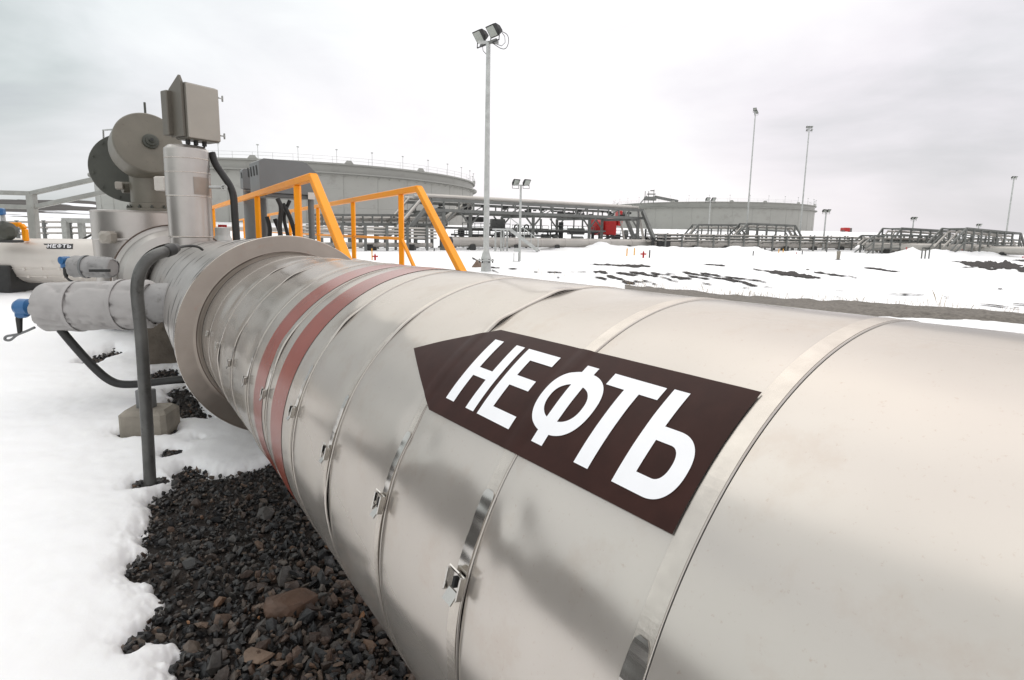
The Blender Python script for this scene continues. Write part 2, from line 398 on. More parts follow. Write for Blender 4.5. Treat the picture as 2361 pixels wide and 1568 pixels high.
def pipe_pts(s, t, off=0.0, rad=None, dents=1.0):
    s, t = np.broadcast_arrays(np.asarray(s, float), np.asarray(t, float)); a = np.radians(t)
    r = (R if rad is None else rad) + off + (dent(s, t) * float(dents) if dents else 0)
    return axis_np(s) + r[..., None] * (np.cos(a)[..., None] * _LF + np.sin(a)[..., None] * _UP) if np.ndim(r) else axis_np(s) + r * (np.cos(a)[..., None] * _LF + np.sin(a)[..., None] * _UP)


def pp(s, t, off=0.0, rad=None, dents=True):
    return Vector(pipe_pts(np.array([s]), np.array([t]), off, rad, dents)[0])


PIPE = thing('oil_pipeline', 'large silver insulated pipe crossing the foreground with brown arrow sign and two red bands', 'pipeline', O + Q + D * 1.5 - Vector((0, 0, .55)))
TH = np.linspace(-180, 180, 361)[:-1]
ths = TH


def ring_s(s0, tilt, t):                                # slight lean of a ring; farther at the bottom
    return s0 + tilt * (1 - np.sin(np.radians(t))) - tilt * .6


def sheet(a, ta, b, tb, lift, name='cladding_sheet', name_lift=None):
    n = max(3, int(abs(b - a) / .014)) if a > -.6 else 60
    u = np.linspace(0, 1, n)[:, None]; t = ths[None, :]
    s = ring_s(a, ta, t) * (1 - u) + ring_s(b, tb, t) * u
    off = lift * np.exp(-((u * (b - a)) / .012) ** 2)
    near = np.exp(-((u * (b - a)) / .05) ** 2)
    if name_lift: off = off + near * sum(h * np.exp(-((t - tc_) / w_) ** 2) for tc_, w_, h in name_lift)
    wave = 1
    P = pipe_pts(s, t + 0 * u, off * wave)
    P0 = pipe_pts(s[:1], t, off[:1] - .004 if name_lift else lift - .004)                # returned lip at the near end
    V = np.concatenate([P0.reshape(-1, 3), P.reshape(-1, 3)])
    return np_mesh(name, V, gridfaces(n + 1, len(ths), True), M['clad'], PIPE)


edges = [-7.0] + STRAPS + [4.02]
for i in range(len(edges) - 1):
    a, b = edges[i], edges[i + 1]
    ta = TILT[i - 1] if i > 0 else 0; tb = TILT[i] if i < len(TILT) else .06
    sheet(a + (.0009 if i else 0), ta, b - .0006 - .0008 * b, tb, .0016 if i else 0, name_lift={3: ((80, 4.5, .007), (61.5, 3.5, .006), (70, 9, .0012)), 2: ((10, 6, .004), (-8, 8, .005)), 4: ((0, 9, .006), (52, 6, .003)), 5: ((47, 5, .006),), 6: ((30, 9, .006),), 8: ((60, 6, .008), (20, 8, .005)), 9: ((62, 5, .006), (5, 8, .006))}.get(i))
V = pipe_pts(np.linspace(-7, 4.3, 60)[:, None], ths[None, ::4], -.014, dents=False)
np_mesh('lagging', V.reshape(-1, 3), gridfaces(60, len(ths[::4]), True), M['dark'], PIPE)


def band(name, s0, s1, tl, t0, t1, off, thick, m, parent, n=None, dents=False, lat=None, taper=0.0, soft=None):
    n = n or max(8, int(abs(t1 - t0) / 1.5)); t = np.linspace(t0, t1, n)
    a = ring_s(s0, tl, t); b = ring_s(s1, tl, t)
    if lat is not None: a = a + lat(t); b = b + lat(t)
    if taper: k = np.clip((np.abs(t - t0) / abs(t1 - t0)) / taper, 0, 1); k = .45 + .55 * np.sqrt(1 - (1 - k) ** 2); c = (a + b) / 2; h = (b - a) / 2; a = c - h * k; b = c + h * k
    k = 6 if dents else 2
    S = np.stack([a + (b - a) * j / (k - 1) for j in range(k)], 1); T = np.repeat(t[:, None], k, 1)
    ov = off(t)[:, None] if callable(off) else off
    top = pipe_pts(S, T, ov + thick, dents=dents); e0 = pipe_pts(S[:, :1], T[:, :1], ov, dents=dents); e1 = pipe_pts(S[:, -1:], T[:, -1:], ov, dents=dents)
    P = top if name == 'colour_band' else np.concatenate([e0, top, e1], 1)
    return np_mesh(name, P.reshape(-1, 3), gridfaces(n, P.shape[1]), m, parent, smooth=dents if soft is None else soft)


for i, (s0, bt, tl) in enumerate(zip(STRAPS, BUCK, TILT)):
    wd = .0265 if i < 2 else .019
    rr = np.random.default_rng(50 + i); ph = rr.uniform(0, 6)
    lat = lambda t, ph=ph: .0012 * np.sin(np.radians(t) * 2 + ph)
    lift = lambda t, bt=bt: .0012 + .004 * np.exp(-((t - bt + 6) / 9) ** 2) + .001 * np.sin(np.radians(t) * 3 + bt)
    st = band('strap', s0 + .002, s0 + .002 + wd, tl, -178, 178, lift, .0011, M['strap'], PIPE, 240, lat=lat, dents=True, soft=False)
    tail_top = bt + 15.5 if i else 25.5
    band('strap_tail', s0 + .0015, s0 + .0015 + wd + .001, tl, tail_top, bt - 1, lambda t: lift(t) + .0016 + .0004 * np.sin(t * .8 + ph) + (.00034 if i < 2 else .00018) * np.sin(t * (1.6 if i < 2 else 2.1) + .5 * np.sin(t * .7)), .0012, M['strap_shiny'], st, 90, lat=lat, taper=.08, dents=True, soft=False)
    if i == 0: continue
    c = float(ring_s(s0, tl, bt)) + .002 + wd / 2 + float(lat(np.array(bt)))
    n_ = (pp(c, bt, .5) - pp(c, bt)).normalized(); tdir = (pp(c, bt + 1, 0, None, False) - pp(c, bt, 0, None, False)).normalized(); ax = D.normalized()
    base = pp(c, bt, 0, None, False) + n_ * .0095; k = 1.2 if i < 3 else 1.05
    b = MB()
    b.frame(base, ax, tdir, n_, wd * 1.25 * k, .030 * k, .004, .0012)
    for sgn in (-1, 1):                                  # folded ears of the clip
        b.frame(base + ax * (sgn * wd * .62 * k) + n_ * .004, ax, tdir, n_, .0035, .030 * k, .012, .001)
    b.frame(base + tdir * .017 * k + n_ * .006, ax, (tdir + n_ * .9), (n_ - tdir * .9), wd * 1.1, .012, .0022)
    b.frame(base - tdir * .016 * k + n_ * .007, ax, (tdir - n_ * .5), (n_ + tdir * .5), wd * 1.0, .020, .0022)
    b.build('buckle', M['strap_shiny'], st)
    MB().frame(base + n_ * .0035 + tdir * .003, ax, tdir, n_, wd * .26, .016, .0055).build('clip_slot', M['dark'], st)

# red bands, arrow sign, lettering
for (a, b, tl) in ((2.13, 2.285, .05), (1.835, 1.99, .03)):
    band('colour_band', a, b, tl, -178, 178, .0011, .0003, M['redband'], PIPE, 300, dents=True)


def sheet_on_pipe(polys, off):                          # quads of (s, degrees) draped on the cladding
    V = []; F = []
    for (A, B) in polys:                                # two rails with equal counts
        A = np.array(A, float); B = np.array(B, float); k = 7; n = len(A); b0 = len(V)
        for j in range(k):
            c = A + (B - A) * j / (k - 1)
            V += [p for p in pipe_pts(c[:, 0], c[:, 1], off + .0014 * sum(np.exp(-((c[:, 0] - q_) / .015) ** 4) for q_ in (.705, 1.02)) + .0006 * fbm(c[:, 0] * 16, c[:, 1] / 5, 310, 2), None, .5)]
        F += [(b0 + j * n + i, b0 + j * n + i + 1, b0 + (j + 1) * n + i + 1, b0 + (j + 1) * n + i) for j in range(k - 1) for i in range(n - 1)]
    return np.array(V), np.array(F)


def lin(p, q, n=24):
    return [(p[0] + (q[0] - p[0]) * i / (n - 1), p[1] + (q[1] - p[1]) * i / (n - 1)) for i in range(n)]


V, F = sheet_on_pipe([(lin((.386, 59.2), (.970, 58.4), 90), lin((.386, 37.0), (.984, 35.6), 90)), (lin((.970, 58.4), (1.204, 46.6), 40), lin((.984, 35.6), (1.204, 46.6), 40))], .0058)
SIGN = np_mesh('direction_sign', V, F, M['label'], PIPE)
SIGN['label'] = 'dark brown arrow shaped sign with white lettering'
L0, L1 = 39.3, 55.4
rc = lambda sa, sb, ta=L0, tb=L1: (lin((sa, ta), (sa, tb)), lin((sb, ta), (sb, tb)))
bh = lambda sa, sb, ta, tb: (lin((sa, ta), (sb, ta)), lin((sa, tb), (sb, tb)))
P = [rc(.952, .921), rc(.876, .849), bh(.921, .876, 45.9, 48.0),
     rc(.836, .806), bh(.806, .743, 52.9, L1), bh(.806, .750, 46.8, 49.1), bh(.806, .736, L0, 41.8),
     rc(.673, .646, L0, L1), bh(.610, .509, 52.9, L1), rc(.572, .543, L0, 52.9),
     rc(.497, .470, L0, L1 + .2)]


def sup(cs, ct, a, b, t0, t1, n=40, p=2.3):
    o = []
    for i in range(n):
        t = t0 + (t1 - t0) * i / (n - 1); c, s_ = math.cos(t), math.sin(t)
        o.append((cs - a * math.copysign(abs(c) ** (2 / p), c), ct + b * math.copysign(abs(s_) ** (2 / p), s_)))
    return o


for (t0, t1) in ((-math.pi / 2, math.pi / 2), (math.pi / 2, 1.5 * math.pi)):
    P.append((sup(.657, 47.4, .0400, 3.65, t0, t1), sup(.656, 47.6, .0615, 6.3, t0, t1)))
P += [bh(.470, .446, 47.0, 49.3), bh(.470, .446, L0, 41.9), (sup(.446, 44.45, .017, 2.55, -math.pi / 2, math.pi / 2), sup(.446, 44.3, .041, 5.0, -math.pi / 2, math.pi / 2))]
V, F = sheet_on_pipe(P, .0064)
np_mesh('lettering', V, F, M['white'], SIGN)

# collar and the wider jacket behind it
RC, SC = .69, 4.05
a1 = axis_np(np.array([SC]))[0]; a2 = axis_np(np.array([6.0]))[0]
cax = Vector((D.x, D.y, D.z - .012)).normalized()
cc = Vector(a1) + Vector((0, 0, -.014))
gs = np.random.default_rng(3); sec = [-180, -128, -66, 8, 74, 131, 180]
for q_ in range(6):                                     # the collar is folded from six sheets
    ta_ = np.linspace(sec[q_] - 1.0, sec[q_ + 1], 30); dz_ = gs.uniform(-.012, .012); tw_ = gs.uniform(-.006, .006); prof = [(-.10, .5525), (-.05, .558), (-.022, .568), (-.010 + dz_ * .4, .595), (-.004 + tw_ * .6, RC - .012), (.0, RC)]
    V = []
    for t_ in ta_:
        a_ = math.radians(t_); d_ = LF * math.cos(a_) + UP * math.sin(a_); wv = .002 * float(fbm(np.array(t_ / 9.), np.array(q_ * 1.), 300, 2))
        V += [cc + Vector((0, 0, .012 * min(1, max(0, (-h_ - .005) / .03)))) + cax * (h_ + wv * (i > 1) - .0012 * (q_ % 2)) + d_ * r_ for i, (h_, r_) in enumerate(prof)]
    np_mesh('collar_sheet', V, gridfaces(30, len(prof)), M['collar'], PIPE)
b = MB(); b.lathe(cc, cax, [(.0, RC), (.004, RC + .003), (.012, RC + .003), (.016, RC - .004)], 96); b.build('collar_rim', M['strap'], PIPE)
b = MB(); b.tube([cc + Vector((0, 0, .011)) + cax * -.021 + (LF * math.cos(math.radians(t)) + UP * math.sin(math.radians(t))) * .573 for t in range(-170, 191, 4)], .0022, 6, False); b.build('collar_seam', M['rust'], PIPE)


def jacket(a, b, r0, r1, k):
    n = 24; u = np.linspace(0, 1, n)[:, None]; t = TH[None, ::2]; s = a + (b - a) * u
    base = An(cc)[None, None, :] + s[..., None] * An(cax)
    rad = (r0 + (r1 - r0) * u) + .006 * fbm(s * 4 + k, t / 20 + 0 * u, 60 + k, 3) + .0022 * np.exp(-(u * (b - a) / .02) ** 2)
    ang = np.radians(t + 0 * u)
    V = base + rad[..., None] * (np.cos(ang)[..., None] * _LF + np.sin(ang)[..., None] * _UP)
    return np_mesh('jacket_sheet', V.reshape(-1, 3), gridfaces(n, V.shape[1], True), M['clad_back'], PIPE)


jr = [.016, .17, .36, .60, .90, 1.25, 1.6, 2.0, 2.45, 3.0, 3.8, 6.2]
for k in range(len(jr) - 1):
    jacket(jr[k] + .0003, jr[k + 1], .690 - .0055 * k, .686 - .0055 * k, k)
b = MB(); b.lathe(cc, cax, [(.02, .655), (6.2, .60)], 64); b.build('jacket_lining', M['lining'], PIPE)

# ------------------------------------------------------------------ the ground: dark gravel below, snow above
def z8(X, Y):
    return 184.5 + X * .3906, 1014.5 + Y * .3906


GP = [z8(*p) for p in [(1080, 150), (900, 195), (740, 235), (700, 182), (640, 172), (590, 200), (570, 282), (500, 320), (440, 370), (435, 460), (370, 540), (340, 650), (290, 800), (330, 850), (390, 900), (420, 1000), (370, 1080), (370, 1150), (430, 1195), (540, 1240), (512, 1330), (545, 1417)]]
near_poly = [tuple(gnd(*p).xy) for p in GP] + [(-1.15, .6), (-.6, -3), (4.4, -3), (2.2, .5), (-.9, 4.2)]
PATCH = [near_poly]
for pts in ([(385, 905), (425, 893), (460, 935), (500, 972), (430, 972), (380, 943)], [(335, 868), (400, 848), (440, 885), (350, 892)], [(322, 1120), (352, 1112), (375, 1113), (350, 1124), (325, 1126)],
            [(262, 1008), (385, 985), (412, 997), (395, 1010), (330, 1016), (275, 1014)], [(178, 846), (265, 803), (285, 815), (215, 846)], [(378, 1048), (410, 1046), (412, 1050), (385, 1052)], [(448, 1017), (466, 1015), (466, 1020), (450, 1021)],
            [(292, 1494), (312, 1486), (322, 1490), (306, 1502), (296, 1502)]):
    PATCH.append([tuple(gnd(*p).xy) for p in pts])


def snow_z(x, y):
    x = np.asarray(x, float); y = np.asarray(y, float)
    h = terrain(x, y); t = np.full(x.shape, .085)
    nearm = (np.abs(x) < 12) & (y < 13) & (y > -6)
    if nearm.any():
        xn, yn = x[nearm], y[nearm]; d = np.full(xn.shape, 9.0)
        for p in PATCH:
            d = np.minimum(d, sdf(p, xn, yn))
        d = d + .085 * fbm(xn * 5, yn * 5, 70, 4) + .012 + .030 * fbm(xn * 21, yn * 21, 75, 3)
        tt = .075 * (1 - np.exp(-np.maximum(d, 0) / .05)) * (1 + .15 * fbm(xn * 9, yn * 9, 77, 2)) * (d > 0) - np.where(d < 0, np.minimum(.09, -d * 1.2 + .015), 0)
        t[nearm] = tt
    h = h + t + .05 * fbm(x * .55, y * .55, 80, 3) + .014 * fbm(x * 3.2, y * 3.2, 85, 2) * (y < 30) - .012
    ridge = np.exp(-((y - 57.5 - .1 * x - 1.5 * fbm(x / 6, y * 0, 90, 2)) / 2.2) ** 2) * sst(-1, 6, x)
    h = h + ridge * np.maximum(.05, .20 + 1.1 * fbm(x / 3.1, y / 3.1, 95, 4))
    return h


def polar(name, ang, rad, zf, m):
    A, Rr = np.meshgrid(np.radians(ang), rad); X = Rr * np.sin(A); Y = Rr * np.cos(A)
    Z = zf(X, Y); return np_mesh(name, np.stack([X, Y, Z], -1).reshape(-1, 3), gridfaces(len(rad), len(ang), False), m)


def geo(a, b, q):
    n = int(math.log(b / a) / math.log(q)) + 1; return np.geomspace(a, b, n)


ang = np.concatenate([np.linspace(-180, -47, 60)[:-1], np.arange(-47, -10, .1), np.arange(-10, 47, .28), np.linspace(47, 180, 60)])
rad = np.concatenate([[.05, .5], geo(1.2, 8, 1.0052)[:-1], geo(8, 90, 1.011)[:-1], geo(90, 6000, 1.05)])
struct(polar('snow', ang, rad, snow_z, M['snow']))
ga = np.linspace(-180, 180, 181); gr = np.concatenate([[.05], geo(.8, 6500, 1.06)])
struct(polar('ground', ga, gr, lambda x, y: terrain(x, y) + .012 * fbm(x * 6, y * 6, 99, 2) * (np.hypot(x, y) < 15) - .02 - .12 * (np.hypot(x, y) > 15), M['soil']))

# hill on the far left, with rock showing through the snow
hx = np.linspace(-420, -62, 130); hy = np.linspace(140, 320, 60); HX, HY = np.meshgrid(hx, hy)
ridge = sst(-75, -185, HX); prof = np.sin(np.clip((HY - 140) / 110, 0, 1) * math.pi / 2) ** 1.3
HZ = 2.2 + prof * (1.5 + 9.2 * ridge + 2.8 * fbm(HX / 22, HY / 22, 110, 5)) - .8
struct(np_mesh('hill', np.stack([HX, HY, HZ], -1).reshape(-1, 3), gridfaces(60, 130), M['hill']))

# unseen dark bank, added left of view so the cladding mirrors a dark streak
bx = np.linspace(0, 1, 60); by = np.linspace(-5, 7.6, 110); BX, BY = np.meshgrid(bx, by)
endf = sst(7.6, 5.6, BY) * sst(-5, -2, BY)
X = -7.7 - BX * 9 - .09 * (6 - BY) * 0 + .5 * fbm(BY / 1.5, BX * 3, 120, 3); Z = -.1 + endf * (sst(0, .62, BX) * 3.1 * (1 - .5 * sst(.75, 1, BX)) + .35 * fbm(BX * 9, BY * 1.1, 125, 4) * sst(0, .1, BX)) + .1 * sst(0, .04, BX) - 1.2 * sst(.9, 1, BX)
struct(np_mesh('added_dark_bank', np.stack([X, BY, Z], -1).reshape(-1, 3), gridfaces(110, 60), M['added_bank']))

# crushed stone: one loose mass nobody could count
def stone_shapes(k):
    t = (1 + 5 ** .5) / 2
    v = np.array([(-1, t, 0), (1, t, 0), (-1, -t, 0), (1, -t, 0), (0, -1, t), (0, 1, t), (0, -1, -t), (0, 1, -t), (t, 0, -1), (t, 0, 1), (-t, 0, -1), (-t, 0, 1)], float); v /= np.linalg.norm(v[0])
    f = np.array([(0, 11, 5), (0, 5, 1), (0, 1, 7), (0, 7, 10), (0, 10, 11), (1, 5, 9), (5, 11, 4), (11, 10, 2), (10, 7, 6), (7, 1, 8), (3, 9, 4), (3, 4, 2), (3, 2, 6), (3, 6, 8), (3, 8, 9), (4, 9, 5), (2, 4, 11), (6, 2, 10), (8, 6, 7), (9, 8, 1)])
    out = []
    for i in range(k):
        g = np.random.default_rng(i); p = v + g.normal(0, .16, v.shape)
        for _ in range(5):                               # flat fracture faces
            n = g.normal(0, 1, 3); n /= np.linalg.norm(n); c = g.uniform(.42, .75); d = p @ n; p = p - np.maximum(d - c, 0)[:, None] * n
        p *= g.uniform(.6, 1.3, 3) * np.array([1, 1, .55]); out.append(p)
    return out, f


def rot3(g):
    q = g.normal(0, 1, 4); q /= np.linalg.norm(q); w_, x, y, z = q
    return np.array([[1 - 2 * (y * y + z * z), 2 * (x * y - z * w_), 2 * (x * z + y * w_)], [2 * (x * y + z * w_), 1 - 2 * (x * x + z * z), 2 * (y * z - x * w_)], [2 * (x * z - y * w_), 2 * (y * z + x * w_), 1 - 2 * (x * x + y * y)]])


SH, SF = stone_shapes(40)
g = np.random.default_rng(5); Vs = []; Fs = []; cnt = 0


def scatter(n, xr, yr, polys, smin, smax, pw, zj):
    global cnt
    x = g.uniform(*xr, n); y = g.uniform(*yr, n); d = np.full(n, 9.)
    for p in polys: d = np.minimum(d, sdf(p, x, y))
    d = d + .085 * fbm(x * 5, y * 5, 70, 4) + .012
    for xi, yi in zip(x[d < .01], y[d < .01]):
        s_ = smin + (smax - smin) * g.random() ** pw
        s_ *= .72 + .4 * max(0., min(1., (xi + 2.1 - .25 * (yi - 1)) / 1.2))
        p = SH[g.integers(40)] @ rot3(g).T * s_ + np.array([xi, yi, s_ * .30 + g.random() * zj - .02])
        Vs.append(p); Fs.append(SF + cnt * 12); cnt += 1


scatter(26000, (-2.35, 1.1), (.75, 4.2), [near_poly], .009, .030, 2.0, .022)
scatter(500, (-2.2, .5), (.9, 3.4), [near_poly], .03, .055, 2.5, .02)
for pg in PATCH[1:]:
    pa_ = np.array(pg); scatter(1100, (pa_[:, 0].min() - .1, pa_[:, 0].max() + .1), (pa_[:, 1].min() - .1, pa_[:, 1].max() + .1), [pg], .012, .036, 1.5, .03)
dark_v, dark_f = Vs, Fs; Vs, Fs, cnt = [], [], 0
bx_ = g.uniform(-1.8, .6, 7600); by_ = g.uniform(.8, 3.4, 7600); keep = g.random(7600) < np.clip((bx_ + 1.75) * .9 - (by_ - 1.2) * .30, .04, 1) * .95
xb, yb = bx_[keep], by_[keep]; dd_ = sdf(near_poly, xb, yb) + .06
for xi, yi in zip(xb[dd_ < 0], yb[dd_ < 0]):
    s_ = .009 + .030 * g.random() ** 2.4
    Vs.append(SH[g.integers(40)] @ rot3(g).T * s_ + np.array([xi, yi, s_ * .35 + g.random() * .022 - .010])); Fs.append(SF + cnt * 12); cnt += 1
o = np_mesh('brown_gravel', np.concatenate(Vs), np.concatenate(Fs), M['stone_brown'], smooth=False); struct(o, 'stuff', 'brown and tan stones mixed through the dark gravel beside the pipeline')
Vs, Fs = dark_v, dark_f
o = np_mesh('gravel', np.concatenate(Vs), np.concatenate(Fs), M['stone'], smooth=False); struct(o, 'stuff', 'dark crushed stone bared by melted snow beneath the pipeline')


def rock(name, px, py, wpx, seed, m, sq=(1, 1, .6), yaw=0.0, sub=3):
    import bmesh
    c = gnd(px, py); s_ = size(wpx, c) / 2; bm = bmesh.new(); bmesh.ops.create_icosphere(bm, subdivisions=sub, radius=1)
    gg = np.random.default_rng(seed); cuts = [(gg.normal(0, 1, 3), gg.uniform(.40, .72)) for _ in range(14)]
    for v in bm.verts:
        p = An(v.co)
        for n, c_ in cuts:
            n = n / np.linalg.norm(n); d = p @ n
            if d > c_: p = p - (d - c_) * n * .98
        p *= np.array(sq); p *= 1 + .05 * float(fbm(p[0] * 3 + seed, p[1] * 3 + p[2] * 2, seed, 3))
        ca, sa = math.cos(yaw), math.sin(yaw)
        v.co = (p[0] * ca - p[1] * sa, p[0] * sa + p[1] * ca, p[2])
    for v in bm.verts: v.co = v.co * s_ * 1.25
    me = bpy.data.meshes.new(name); bm.to_mesh(me); bm.free(); me.materials.append(m); o = bpy.data.objects.new(name, me); COL.objects.link(o); o.location = c + Vector((0, 0, s_ * .18)); return o


tag(rock('rock', 682, 1398, 122, 3, M['rock_brown'], (1, .62, .52), .45), 'largest rock on the dark gravel, reddish brown with a sloping top', 'rock', 'loose rocks')
tag(rock('rock', 594, 1520, 66, 8, M['rock_tan'], (1, .8, .6), .2), 'tan squarish rock lying in the gravel below the large reddish rock', 'rock', 'loose rocks')
tag(rock('rock', 308, 1494, 26, 12, M['rock_brown'], (1, .6, .5), .6, 2), 'small brown stone alone in the snow left of the gravel', 'rock', 'loose rocks')

# grey gravel road strip beyond the pipeline
ue = [(1440, 662), (1500, 668), (1600, 678), (1700, 689), (1770, 691), (1850, 697), (1980, 704), (2100, 713), (2230, 723), (2361, 735), (2600, 752)]
le = [(1440, 690), (1500, 700), (1600, 710), (1700, 722), (1770, 728), (1850, 733), (1980, 736), (2100, 739), (2230, 744), (2361, 752), (2600, 770)]
V = []; kk = 22
for i in range(len(ue) - 1):
    for q in range(12):
        f = q / 12
        a = gnd(ue[i][0] + (ue[i + 1][0] - ue[i][0]) * f, ue[i][1] + (ue[i + 1][1] - ue[i][1]) * f); c = gnd(le[i][0] + (le[i + 1][0] - le[i][0]) * f, le[i][1] + (le[i + 1][1] - le[i][1]) * f)
        for j in range(kk):
            u = j / (kk - 1); jit = .30 * float(fbm(np.array(a.x * 1.6), np.array(a.y * 1.6), 140, 3)) * (1 - u); jl = .2 * float(fbm(np.array(c.x * 2), np.array(c.y * 2), 150, 3)) * u
            p = a.lerp(c, u) + Vector((0, jit + jl, 0)); e_ = min(u, 1 - u)
            V.append((p.x, p.y, .045 + min(.10, e_ * .5) + .05 * float(fbm(np.array(p.x * 4), np.array(p.y * 4), 155, 3))))
struct(np_mesh('road', V, gridfaces(len(V) // kk, kk), M['gravelroad']))

# strips of bare soil melted through the snow field
z5 = lambda X, Y: (1383.5 + X * .2344, 405.8 + Y * .2344)
z6 = lambda X, Y: (1844.6 + X * .2588, 387.4 + Y * .2588)
z4 = lambda X, Y: (996 + X * .2422, 405.8 + Y * .2422)
ST = []
for (a, b_, c, d, h) in [(-170, 868, 120, 876, 12), (100, 878, 500, 892, 13), (-20, 945, 70, 962, 14), (-60, 1005, 70, 1020, 16), (150, 962, 380, 990, 13), (280, 955, 580, 1000, 13), (580, 1000, 780, 1055, 7), (480, 958, 700, 990, 13), (690, 1000, 910, 1030, 16), (60, 990, 280, 1045, 12), (210, 1045, 350, 1080, 20), (320, 1043, 440, 1060, 10),
                         (410, 1032, 520, 1055, 8), (505, 1070, 580, 1082, 8), (800, 945, 1110, 1000, 11), (1090, 998, 1560, 1086, 17), (980, 953, 1210, 992, 10), (1200, 988, 1640, 1057, 9), (850, 985, 1090, 1030, 13), (650, 960, 750, 975, 7), (1000, 870, 1240, 886, 9), (1500, 918, 1700, 950, 7), (1620, 935, 2180, 1010, 30), (2100, 943, 2361, 985, 11), (1000, 1055, 1110, 1080, 6), (1590, 1090, 1710, 1112, 4), (1400, 1105, 1480, 1112, 4), (940, 1095, 965, 1097, 4)]:
    ST.append((*z5(a, b_), *z5(c, d), h * .2344 * .62))
for (a, b_, c, d, h) in [(120, 928, 430, 966, 13), (420, 965, 512, 992, 5), (565, 893, 893, 932, 13), (700, 1112, 980, 1141, 6), (880, 1124, 1125, 1143, 6), (1275, 1163, 1335, 1168, 6), (1760, 1081, 1803, 1084, 7), (300, 1096, 425, 1109, 7), (1590, 1226, 1975, 1266, 7), (1890, 1226, 2050, 1240, 8), (50, 907, 85, 911, 5), (320, 1160, 365, 1165, 4), (515, 1102, 535, 1104, 5), (1340, 828, 1640, 850, 14), (1420, 845, 1990, 868, 58), (1600, 880, 2100, 905, 36), (1440, 885, 1580, 893, 5), (1650, 902, 1760, 910, 7), (1880, 822, 2200, 838, 18)]:
    ST.append((*z6(a, b_), *z6(c, d), h * .2588 * .5))
for (a, b_, c, d, h) in [(550, 878, 650, 884, 8), (715, 888, 820, 892, 6), (965, 918, 1010, 920, 6), (1090, 920, 1250, 929, 8), (1300, 918, 1480, 922, 6), (1185, 976, 1215, 979, 5), (380, 785, 430, 805, 14), (560, 900, 660, 935, 8), (1530, 915, 1680, 935, 20)]:
    ST.append((*z4(a, b_), *z4(c, d), h * .2422 * .5))
V = []; F = []
for q, (x0, y0, x1, y1, h) in enumerate(ST):
    n = max(14, int(abs(x1 - x0) / 1.2)); k = 7; b0 = len(V)
    ca = [0.0] * n
    for i in range(n):
        u = i / (n - 1); x = x0 + (x1 - x0) * u
        env = min(1, u * 5) ** .7 * min(1, (1 - u) * 5) ** .7
        e0 = h * env * max(.15, .85 + 1.5 * float(fbm(np.array(u * (x1 - x0) / 16 + q), np.array(q * 3.1), 160, 4)))
        e1 = h * env * max(.15, .85 + 1.5 * float(fbm(np.array(u * (x1 - x0) / 13 + q), np.array(q * 5.7), 170, 4)))
        y = y0 + (y1 - y0) * u + h * .5 * float(fbm(np.array(u * 4 + q), np.array(q * 2.), 175, 2))
        for j in range(k):
            v_ = j / (k - 1); p = gnd(x, y - e0 + (e0 + e1) * v_, .07)
            V.append((p.x, p.y, -0.0 + .0)); V[-1] = (p.x, p.y, .0)
    F += [(b0 + i * k + j, b0 + i * k + j + 1, b0 + (i + 1) * k + j + 1, b0 + (i + 1) * k + j) for i in range(n - 1) for j in range(k - 1)]
V = np.array(V); V[:, 2] = snow_z(V[:, 0], V[:, 1]) + .035
struct(np_mesh('bare_soil', V, F, M['soil']))

# dry grass along the road edge
b = MB()
for i in range(420):
    t = random.random(); k = min(int(t * (len(ue) - 2)), len(ue) - 3); f = random.random()
    x = ue[k][0] + (ue[k + 1][0] - ue[k][0]) * f; y = ue[k][1] + (ue[k + 1][1] - ue[k][1]) * f
    p = gnd(x, y - random.uniform(-5, 3) + (2 if random.random() < .7 else -8 * random.random())); p.z = .08; h = random.uniform(.05, .22) * (2 if random.random() < .1 else 1)
    d = Vector((random.uniform(-.5, .5), random.uniform(-.5, .5), 1)) * h; wv = Vector((.004, .001, 0))
    b.add([p - wv, p + wv, p + d * .6 + wv * .6, p + d + Vector((d.x, d.y, -.1 * h)) * .3, p + d * .6 - wv * .6], [(0, 1, 2, 3, 4)])
for (x, y, h) in ((1240, 640, .55), (1247, 642, .4), (1277, 645, .4), (1300, 645, .3), (1710, 690, .3), (2165, 712, .35), (2175, 714, .3)):
    p = gnd(x, y); b.tube([p, p + Vector((.02, 0, h * .6)), p + Vector((.06, .02, h))], [.006, .005, .003], 5)
struct(b.build('dry_grass', M['straw']), 'stuff', 'dry straw coloured grass along the grey road edge')

# ------------------------------------------------------------------ valve, riser, cabinet behind the collar
def on_ground(p):
    return Vector((p.x, p.y, th1(p.x, p.y)))


def zed(p, y):                                          # height above p's foot at which the sight line of row y passes
    lo, hi = -5., 60.
    for _ in range(40):
        m = (lo + hi) / 2; v = Vector((p.x, p.y, m)) - O; yy = PY - FPX * v.dot(UPC) / v.dot(FW)
        if yy > y: lo = m
        else: hi = m
    return lo


TOCAM = lambda p: (O - Vector(p)).normalized()
vb = at_y(330, 600, 8.7); vb.z = 0
VALVE = thing('gate_valve', 'clad gate valve with olive gearbox drums on top at the far end of the pipeline', 'valve', vb)
vr = size(92, at_y(322, 560, 8.7)); vt = zed(vb, 489)
b = MB(); b.lathe(vb, (0, 0, 1), [(.25, vr * .97), (vt - .42, vr), (vt - .405, vr + .012), (vt - .39, vr + .002), (vt - .02, vr + .002), (vt, vr + .01), (vt + .012, vr - .015), (vt + .02, .2)], 64)
b.build('body_jacket', M['clad_back'], VALVE)
bc = at_y(408, 645, 7.9); br = size(122, bc)
b = MB(); b.lathe(bc, -D, [(-.9, br), (-.05, br), (-.03, br + .02), (.0, br + .02), (.01, br - .01), (.04, br - .05), (.16, br * .84), (.22, br * .70), (.0, br * .6)], 72)
BJ = b.build('bonnet_flange', M['clad_back'], VALVE)
b = MB(); X_ = (0, 0, 1)
